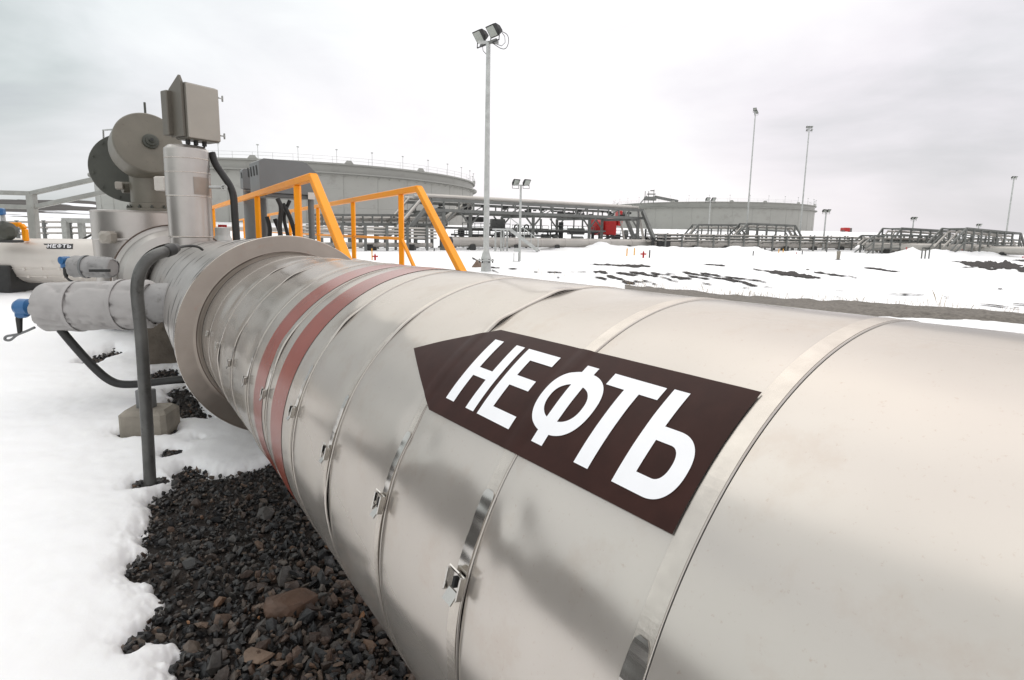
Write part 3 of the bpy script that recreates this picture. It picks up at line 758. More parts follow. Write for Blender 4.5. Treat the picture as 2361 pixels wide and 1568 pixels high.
uu = Vector((0, 0, 1)); ll = uu.cross(D).normalized()
b.tube([bc - D * .005 + (ll * math.cos(t) + uu * math.sin(t)) * (br + .015) for t in np.linspace(0, 2 * math.pi, 60)], .009, 6, False); b.build('flange_seam', M['rust'], BJ)
# neck
nb = at_y(352, 470, 8.7); nz = zed(nb, 487)
nr = size(42, nb); n0 = Vector((nb.x, nb.y, vt))
b = MB(); b.lathe(n0, (0, 0, 1), [(0, nr * 1.22), (.05, nr * 1.22), (.06, nr * 1.08), (.13, nr * 1.08), (.14, nr), (zed(nb, 405) - vt, nr)], 40); b.build('neck', M['olive'], VALVE)
for k in range(12):
    t = k * math.pi / 6; b = MB(); b.lathe(n0 + Vector((math.cos(t), math.sin(t), 0)) * nr * 1.14 + Vector((0, 0, .05)), (0, 0, 1), [(0, .022), (.03, .022), (.031, .01), (.05, .01), (.051, 0)], 6); b.build('bolt', M['olive_dark'], VALVE)

# drums of the gearbox
fc = at_y(344, 329, 8.35); tcv = TOCAM(fc); rt = tcv.cross(Vector((0, 0, 1))).normalized() * -1
if rt.x < 0: rt = -rt
dax = (tcv + rt * .22 + Vector((0, 0, .36))).normalized(); fr = size(71, fc)
b = MB(); b.lathe(fc, -dax, [(0, 0), (.0, fr * .955), (.012, fr * .99), (.03, fr), (.34, fr), (.42, fr * .97)], 72)
DR = b.build('gearbox_drum', M['olive'], VALVE)
hc = fc + rt * size(3, fc) - Vector((0, 0, 1)) * size(-3, fc)
b = MB(); b.lathe(hc, dax, [(0, fr * .24), (.02, fr * .235), (.03, fr * .17), (.055, fr * .165), (.06, fr * .08), (.085, fr * .075), (.088, .0)], 36); b.build('shaft_cap', M['olive_dark'], DR)
b = MB(); b.lathe(hc, dax, [(.085, .022), (.093, .02), (.094, 0)], 16); b.build('shaft_plug', M['rubber'], DR)
b = MB()
uv = dax.cross(rt).normalized() * 1
if uv.z < 0: uv = -uv
top = fc - dax * .1 + uv * fr
b.tube([top - uv * .02, top + uv * .19], .016, 8); b.build('lifting_pin', M['olive_dark'], DR)
rc_ = at_y(296, 388, 8.95); rr_ = size(77, rc_); rax = (tcv - rt * .12 + Vector((0, 0, .12))).normalized()
b = MB(); b.lathe(rc_, -rax, [(.0, 0), (0, rr_ * .6), (0, rr_ * .985), (.012, rr_), (.05, rr_), (.06, rr_ * .98), (.061, 0)], 72)
RD = b.build('gearbox_plate', M['olive_dark'], VALVE)
for k in range(12):
    t = k * math.pi / 6 + .2; b = MB(); p = rc_ + (rt * math.cos(t) + Vector((0, 0, 1)) * math.sin(t)) * rr_ * .9
    b.lathe(p, rax, [(0, .02), (.02, .02), (.021, 0)], 8); b.build('bolt', M['olive_dark'], RD)
p = at_y(240, 345, 8.9); q = at_y(238, 300, 8.9); s_ = at_y(266, 298, 8.7)
b = MB(); b.tube([p, q, s_], .013, 8); b.build('lifting_handle', M['steel_light'], RD)
b = MB(); b.lathe(at_y(282, 432, 8.6), (rt * -1 + tcv * .35).normalized(), [(-.25, .085), (.0, .085), (.005, .07), (.01, 0)], 24); b.build('motor_end', M['olive'], VALVE)
b = MB(); e1 = at_y(275, 428, 8.5); b.box(e1, .10, .1, .11, .5, .012); b.build('motor_plug', M['cabinet'], VALVE)
b = MB(); c = at_y(377, 424, 7.75); b.box(c, size(30, c), size(26, c), size(32, c), -.25, .012); b.build('terminal_box', M['whitepipe'], VALVE)
c = at_y(249, 547, 7.95); b = MB(); dv = (c - Vector((vb.x, vb.y, c.z))).normalized(); b.frame(c, dv.cross(Vector((0, 0, 1))), (0, 0, 1), dv, .17, .17, .2, .035); b.build('inspection_cap', M['cabinet'], VALVE)

# vertical clad riser
rb = at_y(443, 560, 7.4); RZ0 = .9; rzt = zed(rb, 345); rr = size(45.5, at_y(443, 450, 7.4))
RISER = thing('clad_riser', 'upright cylinder in shiny banded sheet standing beside the olive gearbox', 'riser', Vector((rb.x, rb.y, RZ0)))
zs = [RZ0, zed(rb, 548), zed(rb, 546), zed(rb, 455), zed(rb, 453), zed(rb, 402), zed(rb, 400)]
b = MB(); b.lathe((rb.x, rb.y, 0), (0, 0, 1), [(RZ0, rr * .97), (zs[1], rr * .97), (zs[2], rr), (zs[3], rr * 1.0), (zs[3] + .01, rr * 1.025), (zs[4] + .01, rr * 1.02), (rzt - .02, rr * 1.0), (rzt, rr * .985), (rzt + .04, rr * .8), (rzt + .055, .1), (rzt + .055, 0)], 56)
b.build('jacket', M['clad_back'], RISER)
b = MB(); ta = Vector((O.x - rb.x, O.y - rb.y, 0)).normalized(); tb = Vector((-ta.y, ta.x, 0))
if tb.x < 0: tb = -tb
for z_ in (zed(rb, 545), zed(rb, 454), zed(rb, 400), zed(rb, 368)):
    b.tube([Vector((rb.x, rb.y, z_)) + (ta * math.cos(t) + tb * math.sin(t)) * (rr * 1.012) for t in np.linspace(-math.pi, math.pi, 48)], .006, 6, False)
b.build('band', M['strap'], RISER)
z_ = zed(rb, 430); V = []; F = []
for i in range(13):
    for j in range(5):
        t = .22 + .85 * i / 12; zz = z_ + size(22, at_y(443, 430, 7.4)) * (j / 4 - .5) * 1.75; V.append(Vector((rb.x, rb.y, zz)) + (ta * math.cos(t) + tb * math.sin(t)) * (rr * 1.04))
b = MB(); b.add(V, [(i * 5 + j, (i + 1) * 5 + j, (i + 1) * 5 + j + 1, i * 5 + j + 1) for i in range(12) for j in range(4)], True); b.build('access_patch', M['collar'], RISER)
q0 = Vector((rb.x, rb.y, z_)) + tb * rr * .9 + ta * rr * .45
b = MB(); b.tube([q0, q0 + tb * .17 + ta * .02], .022, 12); b.lathe(q0 + tb * .17 + ta * .03, ta, [(-.03, .04), (.03, .04), (.031, .028), (.0, .026)], 20); b.build('sampling_stub', M['steel_light'], RISER)
# cabinet on the riser
ccb = at_y(456, 268, 7.45); ck = size(1, ccb)
CAB = thing('control_cabinet', 'beige metal control cabinet with a side hood on top of the upright riser', 'cabinet', Vector((ccb.x, ccb.y, rzt + .02)))
tc2 = Vector((O.x - ccb.x, O.y - ccb.y, 0)).normalized()
def rotz(v, a): return Vector((v.x * math.cos(a) - v.y * math.sin(a), v.x * math.sin(a) + v.y * math.cos(a), 0))
fn = rotz(tc2, math.radians(30)); sx = Vector((-fn.y, fn.x, 0))
if sx.x < 0: sx = -sx
Wd, Dp, Hh = ck * 76, ck * 50, ck * 121
fcn = at_y(468, 261, 7.35); cc_ = fcn - fn * Dp / 2
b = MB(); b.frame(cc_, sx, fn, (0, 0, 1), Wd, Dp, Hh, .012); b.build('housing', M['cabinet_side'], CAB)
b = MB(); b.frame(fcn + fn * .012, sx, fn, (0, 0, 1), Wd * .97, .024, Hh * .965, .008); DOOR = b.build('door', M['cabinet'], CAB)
for zz in (.34, -.36):
    b = MB(); c = fcn + sx * Wd * .52 + Vector((0, 0, Hh * zz)) + fn * .0; b.tube([c, c + sx * .045], .009, 8); b.frame(c + sx * .05, sx, fn, (0, 0, 1), .012, .03, .075, .003); b.build('latch', M['steel_light'], DOOR)
hb = fcn - sx * Wd / 2 - fn * Dp * .55
b = MB(); u_ = Vector((0, 0, 1))
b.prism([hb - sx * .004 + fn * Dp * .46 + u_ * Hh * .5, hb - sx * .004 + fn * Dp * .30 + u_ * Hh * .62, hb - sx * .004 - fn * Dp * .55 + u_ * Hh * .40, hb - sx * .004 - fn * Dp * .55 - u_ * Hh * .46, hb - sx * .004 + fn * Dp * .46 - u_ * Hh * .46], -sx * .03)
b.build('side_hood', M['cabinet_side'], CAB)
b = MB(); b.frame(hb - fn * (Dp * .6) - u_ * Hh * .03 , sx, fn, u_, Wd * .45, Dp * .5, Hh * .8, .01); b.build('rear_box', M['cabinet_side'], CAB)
b = MB()
for k in (-.32, -.08, .18): b.tube([cc_ + sx * Wd * k - u_ * Hh * .5, cc_ + sx * Wd * k - u_ * (Hh * .5 + .05)], .028, 10); b.tube([cc_ + sx * Wd * k - u_ * (Hh * .5 + .04), cc_ + sx * (Wd * k * .6) - u_ * (Hh * .5 + .16)], .014, 8)
b.build('cable_gland', M['rubber'], CAB)
# black cable hose down from the cabinet
pts = [(488, 352), (497, 378), (515, 405), (530, 428), (538, 452), (541, 490), (544, 530), (547, 570)]
b = MB(); b.tube(curve([at_y(x, y, 7.6) for x, y in pts]), size(8, at_y(500, 400, 7.6)), 12)
tag(b.build('cable_hose', M['rubber']), 'thick black hose hanging from the control cabinet behind the riser', 'hose')

# wrapped drain pipes on the left
def wrap_pipe(p0, p1, r0, r1, seed, n=70, k=56, amp=.012):
    p0 = Vector(p0); p1 = Vector(p1); ax = (p1 - p0).normalized(); U = Vector((0, 0, 1)); X = U.cross(ax).normalized(); Y = ax.cross(X); L_ = (p1 - p0).length
    u = np.linspace(0, 1, n)[:, None]; t = np.linspace(0, 2 * math.pi, k + 1)[:-1][None, :]
    cx, cy = np.cos(t), np.sin(t)
    fold = fbm(u * L_ * 3.2 + cx * 1.3 + seed, cy * 1.6 + u * 2.2, 200 + seed, 4)
    crease = np.abs(fbm(u * L_ * 1.8 + cy * 1.7 + seed, cx * 2 - u * L_ * 1.5, 210 + seed, 3))
    r = r0 + (r1 - r0) * u + amp * 1.6 * fold - amp * 1.9 * np.exp(-(crease / .05) ** 2)
    endr = np.minimum(1, np.sqrt(np.clip(np.minimum(u, 1 - u) / .035, 0.02, 1))); r = r * (.80 + .2 * endr)
    V = An(p0) + (u * L_)[..., None] * An(ax) + (r * cx)[..., None] * An(X) + (r * cy)[..., None] * An(Y)
    V = V.reshape(-1, 3); F = gridfaces(n, k, True)
    c0 = len(V); V = np.concatenate([V, [An(p0)], [An(p1)]])
    capf = [(c0, j, (j + 1) % k, (j + 1) % k) for j in range(k)]
    return V, F, ax, X, Y


pR = at_y(354, 700, 4.95); pL = at_y(106, 709, 4.95); rw = size(57, pL)
DP = thing('wrapped_drain_pipe', 'large drain pipe wrapped in wrinkled grey sheeting sticking out left of the pipeline', 'pipe', Vector((pL.x, pL.y, pL.z)))
V, F, ax, X, Y = wrap_pipe(pL, pR, rw, rw * .98, 3)
np_mesh('wrapping', V, F, M['fabric'], DP)
b = MB(); b.lathe(pL + ax * .012, -ax, [(0, rw * .82), (.001, 0)], 40); b.build('end_cover', M['fabric'], DP)
for f in (.32, .735):
    b = MB(); c = pL.lerp(pR, f); b.lathe(c - ax * .02, ax, [(0, rw * 1.0), (.0, rw * 1.03), (.035, rw * 1.03), (.035, rw * 1.0)], 40); b.build('tie_band', M['fabric'], DP)
b = MB(); b.lathe(pR - ax * .012, ax, [(0, rw * .80), (.001, rw * .5), (.002, 0)], 40); b.build('end_cover', M['fabric'], DP)
b = MB(); b.tube([pR - ax * .1, pR + ax * .45 + Vector((0, .25, 0))], rw * .80, 30); b.build('neck', M['fabric_grubby'], DP)
b = MB(); c = at_y(92, 708, 4.95); b.lathe(c + ax * .1, -ax, [(0, size(22, c)), (.09, size(22, c)), (.095, size(14, c)), (.1, 0)], 16); b.build('end_fitting', M['cowl'], DP)
c = at_y(50, 708, 4.95); TR = thing('pressure_transmitter', 'blue transmitter with a black lead on the end of the large wrapped drain pipe', 'transmitter', c)
b = MB(); b.lathe(c + ax * .09, -ax, [(0, .035), (.02, .07), (.10, .075), (.13, .06), (.135, 0)], 24); b.box(c + Vector((0, 0, -.03)), .09, .09, .13, .3, .015); b.build('body', M['blue'], TR)
b = MB(); c2 = at_y(44, 735, 4.95); b.tube([at_y(45, 720, 4.95), c2, at_y(46, 768, 4.95)], [.024, .026, .018], 10); b.build('cable_gland', M['rubber'], TR)
b = MB(); pts = [(80, 755), (60, 764), (40, 772), (24, 784), (12, 783), (14, 776), (28, 773), (40, 771)]; b.tube(curve([at_y(x, y, 4.95) for x, y in pts]), .011, 8)
tag(b.build('cable_loop', M['cowl']), 'thin grey cable ending in a loop below the blue transmitter', 'cable')
# smaller wrapped fitting above
q0 = at_y(166, 614, 6.6); q1 = at_y(262, 618, 6.6); r2 = size(25, q0)
WF = thing('wrapped_branch', 'small branch wrapped in creased grey sheeting above the large wrapped drain pipe', 'pipe', q0)
V, F, ax2, X2, Y2 = wrap_pipe(q0, q1, r2, r2 * .95, 9, 40, 40, .012); np_mesh('wrapping', V, F, M['fabric_grubby'], WF)
b = MB(); b.lathe(q0 + ax2 * .01, -ax2, [(0, r2 * .8), (.001, 0)], 30); b.build('end_cover', M['fabric_grubby'], WF)
b = MB(); b.lathe(q1 - ax2 * .01, ax2, [(0, r2 * .8), (.001, 0)], 30); b.build('end_cover', M['fabric'], WF)
b = MB(); c = at_y(200, 615, 6.6); b.lathe(c, ax2, [(-.012, r2 * 1.0), (-.012, r2 * 1.06), (.012, r2 * 1.06), (.012, r2)], 30); b.build('tie_band', M['cowl'], WF)
b = MB(); b.bar(at_y(207, 672 - 48, 6.3), at_y(253, 672 - 48, 6.3), .03, .03); b.build('support_strip', M['rubber'], WF)
c = at_y(150, 606, 6.6); T2 = thing('pressure_transmitter', 'small blue transmitter on the end of the upper wrapped branch', 'transmitter', c)
b = MB(); b.box(c, .085, .08, .15, .2, .02); b.lathe(c + Vector((0, 0, .03)), (-.3, -.95, 0), [(-.05, .045), (.05, .045), (.055, 0)], 16); b.build('body', M['blue'], T2)
b = MB(); b.tube([at_y(152, 617, 6.55), at_y(152, 632, 6.55), at_y(153, 640, 6.55)], [.03, .026, .016], 8); b.build('cable_gland', M['rubber'], T2)
b = MB(); b.tube([at_y(x, y, 6.5) for x, y in ((153, 640), (160, 646), (170, 650), (180, 655))], .012, 8); tag(b.build('signal_cable', M['rubber']), 'thin dark cable running from the small blue transmitter', 'cable')

# bent grey conduit post
g0 = gnd(345, 1122); Yc = g0.y
CP = thing('conduit_post', 'bent grey pipe post rising from the snow with a black cap over the pipeline', 'post', g0)
rp_ = size(12.6, g0)
pts = [g0 + Vector((0, 0, -.1)), at_y(343, 1050, Yc), at_y(334, 900, Yc), at_y(326, 780, Yc), at_y(318, 700, Yc), at_y(316, 668, Yc), at_y(319, 640, Yc), at_y(328, 616, Yc + .02), at_y(342, 599, Yc + .05), at_y(361, 587, Yc + .1), at_y(390, 577, Yc + .2)]
b = MB(); b.tube(curve(pts, 5), rp_, 24); b.build('conduit', M['conduit'], CP)
b = MB(); a_ = pts[-1]; dd = (pts[-1] - pts[-2]).normalized(); b.lathe(a_ - dd * .03, dd, [(0, rp_ * 1.12), (.06, rp_ * 1.12), (.10, rp_ * .75), (.105, rp_ * .3), (.12, rp_ * .2)], 18); b.build('end_cap', M['rubber'], CP)
b = MB(); b.tube(curve([a_ + dd * .06, at_y(425, 568, Yc + .35), at_y(445, 567, Yc + .42), at_y(458, 570, Yc + .48), at_y(467, 576, Yc + .52)]), .009, 8); b.build('cable', M['rubber'], CP)
# dark flexible hose from the wrapped pipe
pts = [(140, 760), (165, 790), (195, 824), (225, 855), (250, 875), (275, 885), (310, 886), (350, 882), (395, 877), (440, 874)]
b = MB(); b.tube(curve([at_y(x, y, 4.9 + .012 * max(0, i - 3)) for i, (x, y) in enumerate(pts)]), size(9, at_y(200, 820, 4.9)), 12)
tag(b.build('flexible_conduit', M['rubber']), 'dark flexible conduit sagging from the wrapped drain pipe behind the bent post', 'conduit')
# concrete footings
f0 = gnd(330, 1010); FT = thing('marker_footing', 'chamfered concrete footing with a short grey post in the snow by the bent conduit', 'footing', f0)
b = MB(); c = f0 + Vector((-.0, .1, .09)); s1 = size(106, f0); b.box(c, s1 * .96, s1 * .8, .25, .12, .03); b.build('block', M['concrete'], FT)
b = MB(); b.bar(c + Vector((-.02, 0, .1)), Vector((c.x - .02, c.y, zed(c, 898))), size(36, f0), size(22, f0), .005); b.build('stub_post', M['cowl'], FT)
f1 = gnd(336, 850); PR = thing('pipe_support', 'brown stained concrete pier carrying the valve behind the conduit post', 'support', f1)
b = MB(); s1 = size(132, f1); b.frame(f1 + Vector((.05, .35, .3)), Vector((.82, .57, 0)), Vector((-.57, .82, 0)), (0, 0, 1), s1 * .95, s1 * .9, .86, .02); b.build('pier', M['pier'], PR)
b = MB(); b.frame(f1 + Vector((.05, .35, .78)), Vector((.82, .57, 0)), Vector((-.57, .82, 0)), (0, 0, 1), s1 * .8, s1 * .7, .10, .01); b.build('saddle_plate', M['cowl'], PR)

# ------------------------------------------------------------------ white pipe on the left and the steelwork round it
YW = 13.2
w0 = at_y(-560, 596, YW); w1 = at_y(420, 604, YW); rw2 = size(51, at_y(120, 603, YW))
WP = thing('white_pipe', 'white painted oil pipe with a small black sign at the left edge, behind the valve', 'pipeline', at_y(100, 655, YW))
b = MB(); b.tube([w0, w1], rw2, 48); b.build('barrel', M['whitepipe'], WP)
wax = (w1 - w0).normalized(); wu = Vector((0, 0, 1)); wf = wax.cross(wu).normalized()
if wf.y > 0: wf = -wf
b = MB()
for t in (-.30, -.70):
    d_ = wf * math.cos(t) + wu * math.sin(t); b.bar(w0 + d_ * rw2, w1 + d_ * rw2, .035, .02)
    for k in range(16):
        p = w0.lerp(w1, .35 + .6 * k / 15) + d_ * (rw2 + .01); b.box(p, .05, .04, .06)
b.build('cladding_joint', M['whitepipe'], WP)
def on_white(u, v, off):                                # u metres along, v radians up
    u = u - .20 * (v - .6) - .02
    d_ = wf * math.cos(v) + wu * math.sin(v); return w0 + wax * u + d_ * (rw2 + off)
uc = (at_y(107, 566, YW) - w0).dot(wax); ud = (at_y(174, 566, YW) - w0).dot(wax); v0, v1 = .60, .90; uc += .28; ud += .28
b = MB(); n = 8
def strip(b, ua, ub, va, vb, off):
    P_ = [on_white(ua, va + (vb - va) * i / 4, off) for i in range(5)] + [on_white(ub, va + (vb - va) * i / 4, off) for i in range(5)]
    b.add(P_, [(i, i + 5, i + 6, i + 1) for i in range(4)])
hl = ud - uc
strip(b, uc + hl * .14, ud, v0, v1, .004); b.add([on_white(uc, v1, .004), on_white(uc + hl * .14, v0, .004), on_white(uc + hl * .14, v1, .004)], [(0, 1, 2)])
S2 = b.build('direction_sign', M['rubber'], WP)
b = MB(); a0, a1_ = v0 + .05, v1 - .045
def let(ch, x):
    h = lambda f: a0 + (a1_ - a0) * f
    wl = hl * .125; S = lambda p, q, r, s: strip(b, x + wl * p, x + wl * q, h(r), h(s), .009)
    if ch == 'Н': S(0, .25, 0, 1); S(.75, 1, 0, 1); S(.25, .75, .4, .6)
    if ch == 'Е': S(0, .25, 0, 1); S(.25, 1, 0, .2); S(.25, .9, .4, .6); S(.25, 1, .8, 1)
    if ch == 'Ф': S(.4, .6, 0, 1); S(0, .2, .25, .75); S(.8, 1, .25, .75); S(.1, .9, .75, .9); S(.1, .9, .12, .25)
    if ch == 'Т': S(.38, .62, 0, .8); S(0, 1, .8, 1)
    if ch == 'Ь': S(0, .25, 0, 1); S(.25, .9, 0, .2); S(.25, .9, .4, .58); S(.78, 1, .1, .5)
for i, ch in enumerate('НЕФТЬ'): let(ch, uc + hl * (.16 + .165 * i))
b.build('lettering', M['white'], S2)
b = MB(); c = at_y(25, 680, YW); b.box(Vector((c.x, YW, .35)), 1.1, 1.2, .72, 0, .03); b.build('shadow_cradle', M['rubber'], WP)  # support block coloured black to carry the shadow under the pipe
# dark drum, blue head and orange handle on the white pipe
c = at_y(12, 533, 12.4); DM = thing('motor_drum', 'dark round drum lying on top of the white pipe at the left edge', 'drum', at_y(12, 555, 12.4))
b = MB(); b.lathe(c + Vector((.2, -.1, 0)), (-1, .25, 0), [(0, 0), (.0, .10), (.05, .19), (.15, .215), (.8, .215), (.85, 0)], 36); b.build('drum', M['olive_dark'], DM)
b = MB(); b.box(at_y(15, 556, 12.4), .52, .3, .06, 0, .01); b.build('base_plate', M['steel_dark'], DM)
b = MB(); b.tube([at_y(8, 515, 12.4), at_y(4, 480, 12.4)], [.05, .04], 12); b.build('stem', M['steel_light'], DM)
c = at_y(0, 488, 12.3); b = MB(); b.box(c, .16, .14, .15, .3, .02); tag(b.build('indicator_head', M['blue']), 'blue indicator box above the dark drum at the left edge', 'indicator')
b = MB(); pts = [at_y(x, y, 12.9) for x, y in ((20, 518), (48, 518), (57, 528), (60, 556))]
for p, q in zip(pts, pts[1:]): b.bar(p, q, .10, .10, .015)
tag(b.build('orange_guard', M['orange']), 'small orange bent guard bar on the white pipe at the left edge', 'guard')
# grey stair handrail
HR = thing('grey_handrail', 'grey steel stair handrail rising to the right behind the white pipe', 'railing', on_ground(at_y(74, 560, 14.5)))
YH = 14.5; pw = .17
b = MB(); b.bar(Vector((at_y(74, 500, YH).x, YH, 0)), at_y(72, 447, YH), .19, .15, .01); b.build('post', M['steel_mid'], HR)
for k, (a_, c_, d_) in enumerate((((-420, 432), (72, 446), (330, 388)), ((-420, 463), (75, 478), (330, 424)))):
    b = MB(); b.bar(at_y(*a_, YH), at_y(*c_, YH), .11, .11, .01); b.bar(at_y(*c_, YH), at_y(*d_, YH), .11, .11, .01); b.build('rail', M['steel_mid'], HR)
b = MB(); b.bar(Vector((at_y(-400, 500, YH).x, YH, 0)), at_y(-400, 434, YH), .19, .15, .01); b.build('post', M['steel_mid'], HR)

# ------------------------------------------------------------------ orange stair handrails of the crossing platform
ZR = 2.22; ZM = 1.62; ZD = 1.10
Ra = gnd(722, 408, ZR); Rb = gnd(506, 474, ZR); Rc = gnd(966, 435, ZR); Rd = gnd(548, 508, ZR)
CPF = thing('crossing_platform', 'bright orange stair and platform railings crossing over the pipes behind the collar', 'platform', on_ground((Ra + Rc) / 2))
tw = .092
def orange_rail(A, Bf, end, posts, mids):
    rb_ = MB(); rb_.bar(A, Bf, tw, tw * .95, .008); rb_.bar(A + Vector((0, 0, .0)), end, tw, tw * .95, .008); hr = rb_.build('handrail', M['orange'], CPF)
    for f in posts:
        p = A.lerp(Bf, f); pb = MB(); pb.bar(Vector((p.x, p.y, ZD - .05)), p - Vector((0, 0, tw * .5)), tw * .82, tw * .82, .006); pb.build('post', M['orange'], hr)
    if mids:
        mb = MB()
        for (p, q) in mids: mb.bar(p, q, tw * .5, tw * .5, .005)
        mb.build('mid_rail', M['orange'], hr)
    return hr
def frac(A, Bf, x, y):                                   # where the sight line of column x crosses the rail in plan
    best = min((abs((lambda v: PX + FPX * v.dot(RI) / v.dot(FW))(A.lerp(Bf, f) - O) - x), f) for f in np.linspace(-.2, 1.4, 800)); return best[1]
def ends(A, Bf, px, py):                                 # lower end of the sloped rail, in the rail's own upright plane
    d = ray(px, py); n = (Bf - A).cross(Vector((0, 0, 1))); t = (A - O).dot(n) / d.dot(n); return O + d * t
eL = ends(Ra, Rb, 798, 598); eR = ends(Rc, Rd, 1068, 632)
Rb2 = Ra.lerp(Rb, 1.25); Rd2 = Rc.lerp(Rd, 1.1)
def ext(A, E): return E + (E - A).normalized() * (E.z - .05) / max(.2, -(E - A).normalized().z)
dn = lambda p, z: Vector((p.x, p.y, z))
eL2, eR2 = ext(Ra, eL), ext(Rc, eR)
def midline(A, Bf, E2, z):
    f = .02; k = A.lerp(Bf, f); sl = (E2 - A); drop = ZR - z
    return [(dn(A.lerp(Bf, 1.0), z), dn(k, z)), (dn(k, z), dn(k, z) + sl * .8)]
orange_rail(Ra, Rb2, eL2, [frac(Ra, Rb, x, 0) for x in (692, 611, 558, 512)], [])
orange_rail(Rc, Rd2, eR2, [frac(Rc, Rd, x, 0) for x in (928, 823, 745, 680, 631, 571)], midline(Rc, Rd2, eR2, 1.50))
pa, pb_, pc, pd = dn(Ra, ZD - .08), dn(Rb2, ZD - .08), dn(Rd2, ZD - .08), dn(Rc, ZD - .08)
b = MB(); b.prism([pa, pb_, pc, pd], (0, 0, .04)); b.build('deck', M['steel_light'], CPF)
for A, E2 in ((Ra, eL2), (Rc, eR2)):
    b = MB(); s0_ = dn(A, ZD - .1); e_ = Vector((E2.x, E2.y, 0)); b.bar(s0_, s0_ + (E2 - A).normalized() * (ZD / max(.2, -(E2 - A).normalized().z)), .05, .2); b.build('stair_stringer', M['orange'], CPF)
for f in (.05, .95):
    for P_, Q_ in ((Ra, Rb2), (Rc, Rd2)): b = MB(); q = P_.lerp(Q_, f); b.bar(dn(q, -.05), dn(q, ZD - .08), .1, .1); b.build('leg', M['steel'], CPF)

for k in range(1, 5):                                    # treads of the stair flight
    f = k / 5; a_, c_ = dn(Ra, ZD).lerp(Vector((eL2.x, eL2.y, 0)), f * .9), dn(Rc, ZD).lerp(Vector((eR2.x, eR2.y, 0)), f * .9)
    b = MB(); b.bar(a_, c_, .22, .03); b.build('tread', M['steel_light'], CPF)

# grey actuator cowls behind the orange rails
def cowl(px0, px1, y0, y1, Y, label, louvers, legx):
    c = at_y((px0 + px1) / 2, (y0 + y1) / 2, Y); k = size(1, c); W_ = (px1 - px0) * k; H_ = (y1 - y0) * k
    t = thing('valve_actuator', label, 'actuator', on_ground(c), 'grey actuators behind the orange railing')
    yaw = math.radians(38); X_ = Vector((math.cos(yaw), math.sin(yaw), 0)); Yv = Vector((-math.sin(yaw), math.cos(yaw), 0)); Dd = W_ * .62; Wf = W_ * .98
    pr = [(-.5, -.5), (.5, -.5), (.5, .12), (.30, .46), (.22, .5), (-.42, .5), (-.5, .42)]
    b = MB(); b.prism([c + X_ * (u * Wf) + Vector((0, 0, v * H_)) - Yv * Dd / 2 for u, v in pr], Yv * Dd); b.build('cowl', M['cowl'], t)
    lx = c - X_ * (Wf * .5 + .002)
    for j in range(louvers):
        o_ = -Dd * .3 + Dd * .3 * j; b = MB()
        b.tube([lx + Yv * o_ + Vector((0, 0, H_ * .02)), lx + Yv * (o_ + .015) + Vector((0, 0, H_ * .18)), lx + Yv * (o_ + .05) + Vector((0, 0, H_ * .30))], .016, 6); b.build('louvre', M['steel_dark'], t)
    b = MB(); b.frame(c - Vector((0, 0, H_ * .53)) + X_ * Wf * .36 - Yv * (Dd * .5 + .004), X_, Yv, (0, 0, 1), .13, .008, .13); b.build('rating_plate', M['whitepipe'], t)
    for (lx_, w_) in legx:
        b = MB(); p = at_y(lx_, y1 - 3, Y + .1); b.tube([Vector((p.x, p.y, 0)), p], w_ * k / 2, 14); b.build('column', M['cowl'], t)
    b = MB(); b.frame(c - Vector((0, 0, H_ * .56)), X_, Yv, (0, 0, 1), Wf * .8, Dd * .8, H_ * .14, .02); b.build('base', M['cowl'], t)
    return t, c, k
t1, c1, k1 = cowl(590, 722, 375, 448, 11.0, 'large grey hooded actuator with curved vent slots above the orange rails', 4, ((716, 14), (600, 26)))
t2, c2, k2 = cowl(558, 600, 392, 436, 12.2, 'smaller grey hooded actuator half hidden behind the large hooded one', 1, ((578, 34),))
for i, (pts, r_) in enumerate(((((640, 458), (648, 480), (645, 520), (650, 570)), 5), (((690, 458), (684, 490), (690, 530), (692, 580)), 5), (((652, 470), (668, 500), (680, 540), (682, 580)), 5), (((668, 462), (655, 500), (664, 545), (668, 580)), 4), (((615, 500), (622, 530), (618, 575)), 5), (((634, 505), (646, 540), (640, 580)), 5))):
    b = MB(); b.tube(curve([at_y(x, y, 10.6 + .07 * i) for x, y in pts]), r_ * k1, 10)
    tag(b.build('power_cable', M['rubber']), 'thick black cable hanging under the grey hooded actuators', 'cable', 'black cables under the actuators')
# red and grey flag of the rail behind the riser
b = MB(); c = at_y(513, 523, 9.5); b.box(c, .14, .02, .07); tag(b.build('red_tag', M['red']), 'tiny red tag beside the riser behind the orange railing', 'tag')
b = MB(); b.lathe(at_y(515, 572, 9), (0, 0, 1), [(-.1, .14), (.1, .14), (.2, .11), (.32, .11), (.33, 0)], 20); tag(b.build('vent_stub', M['steel_light']), 'short grey pipe stub beside the foot of the riser', 'vent')

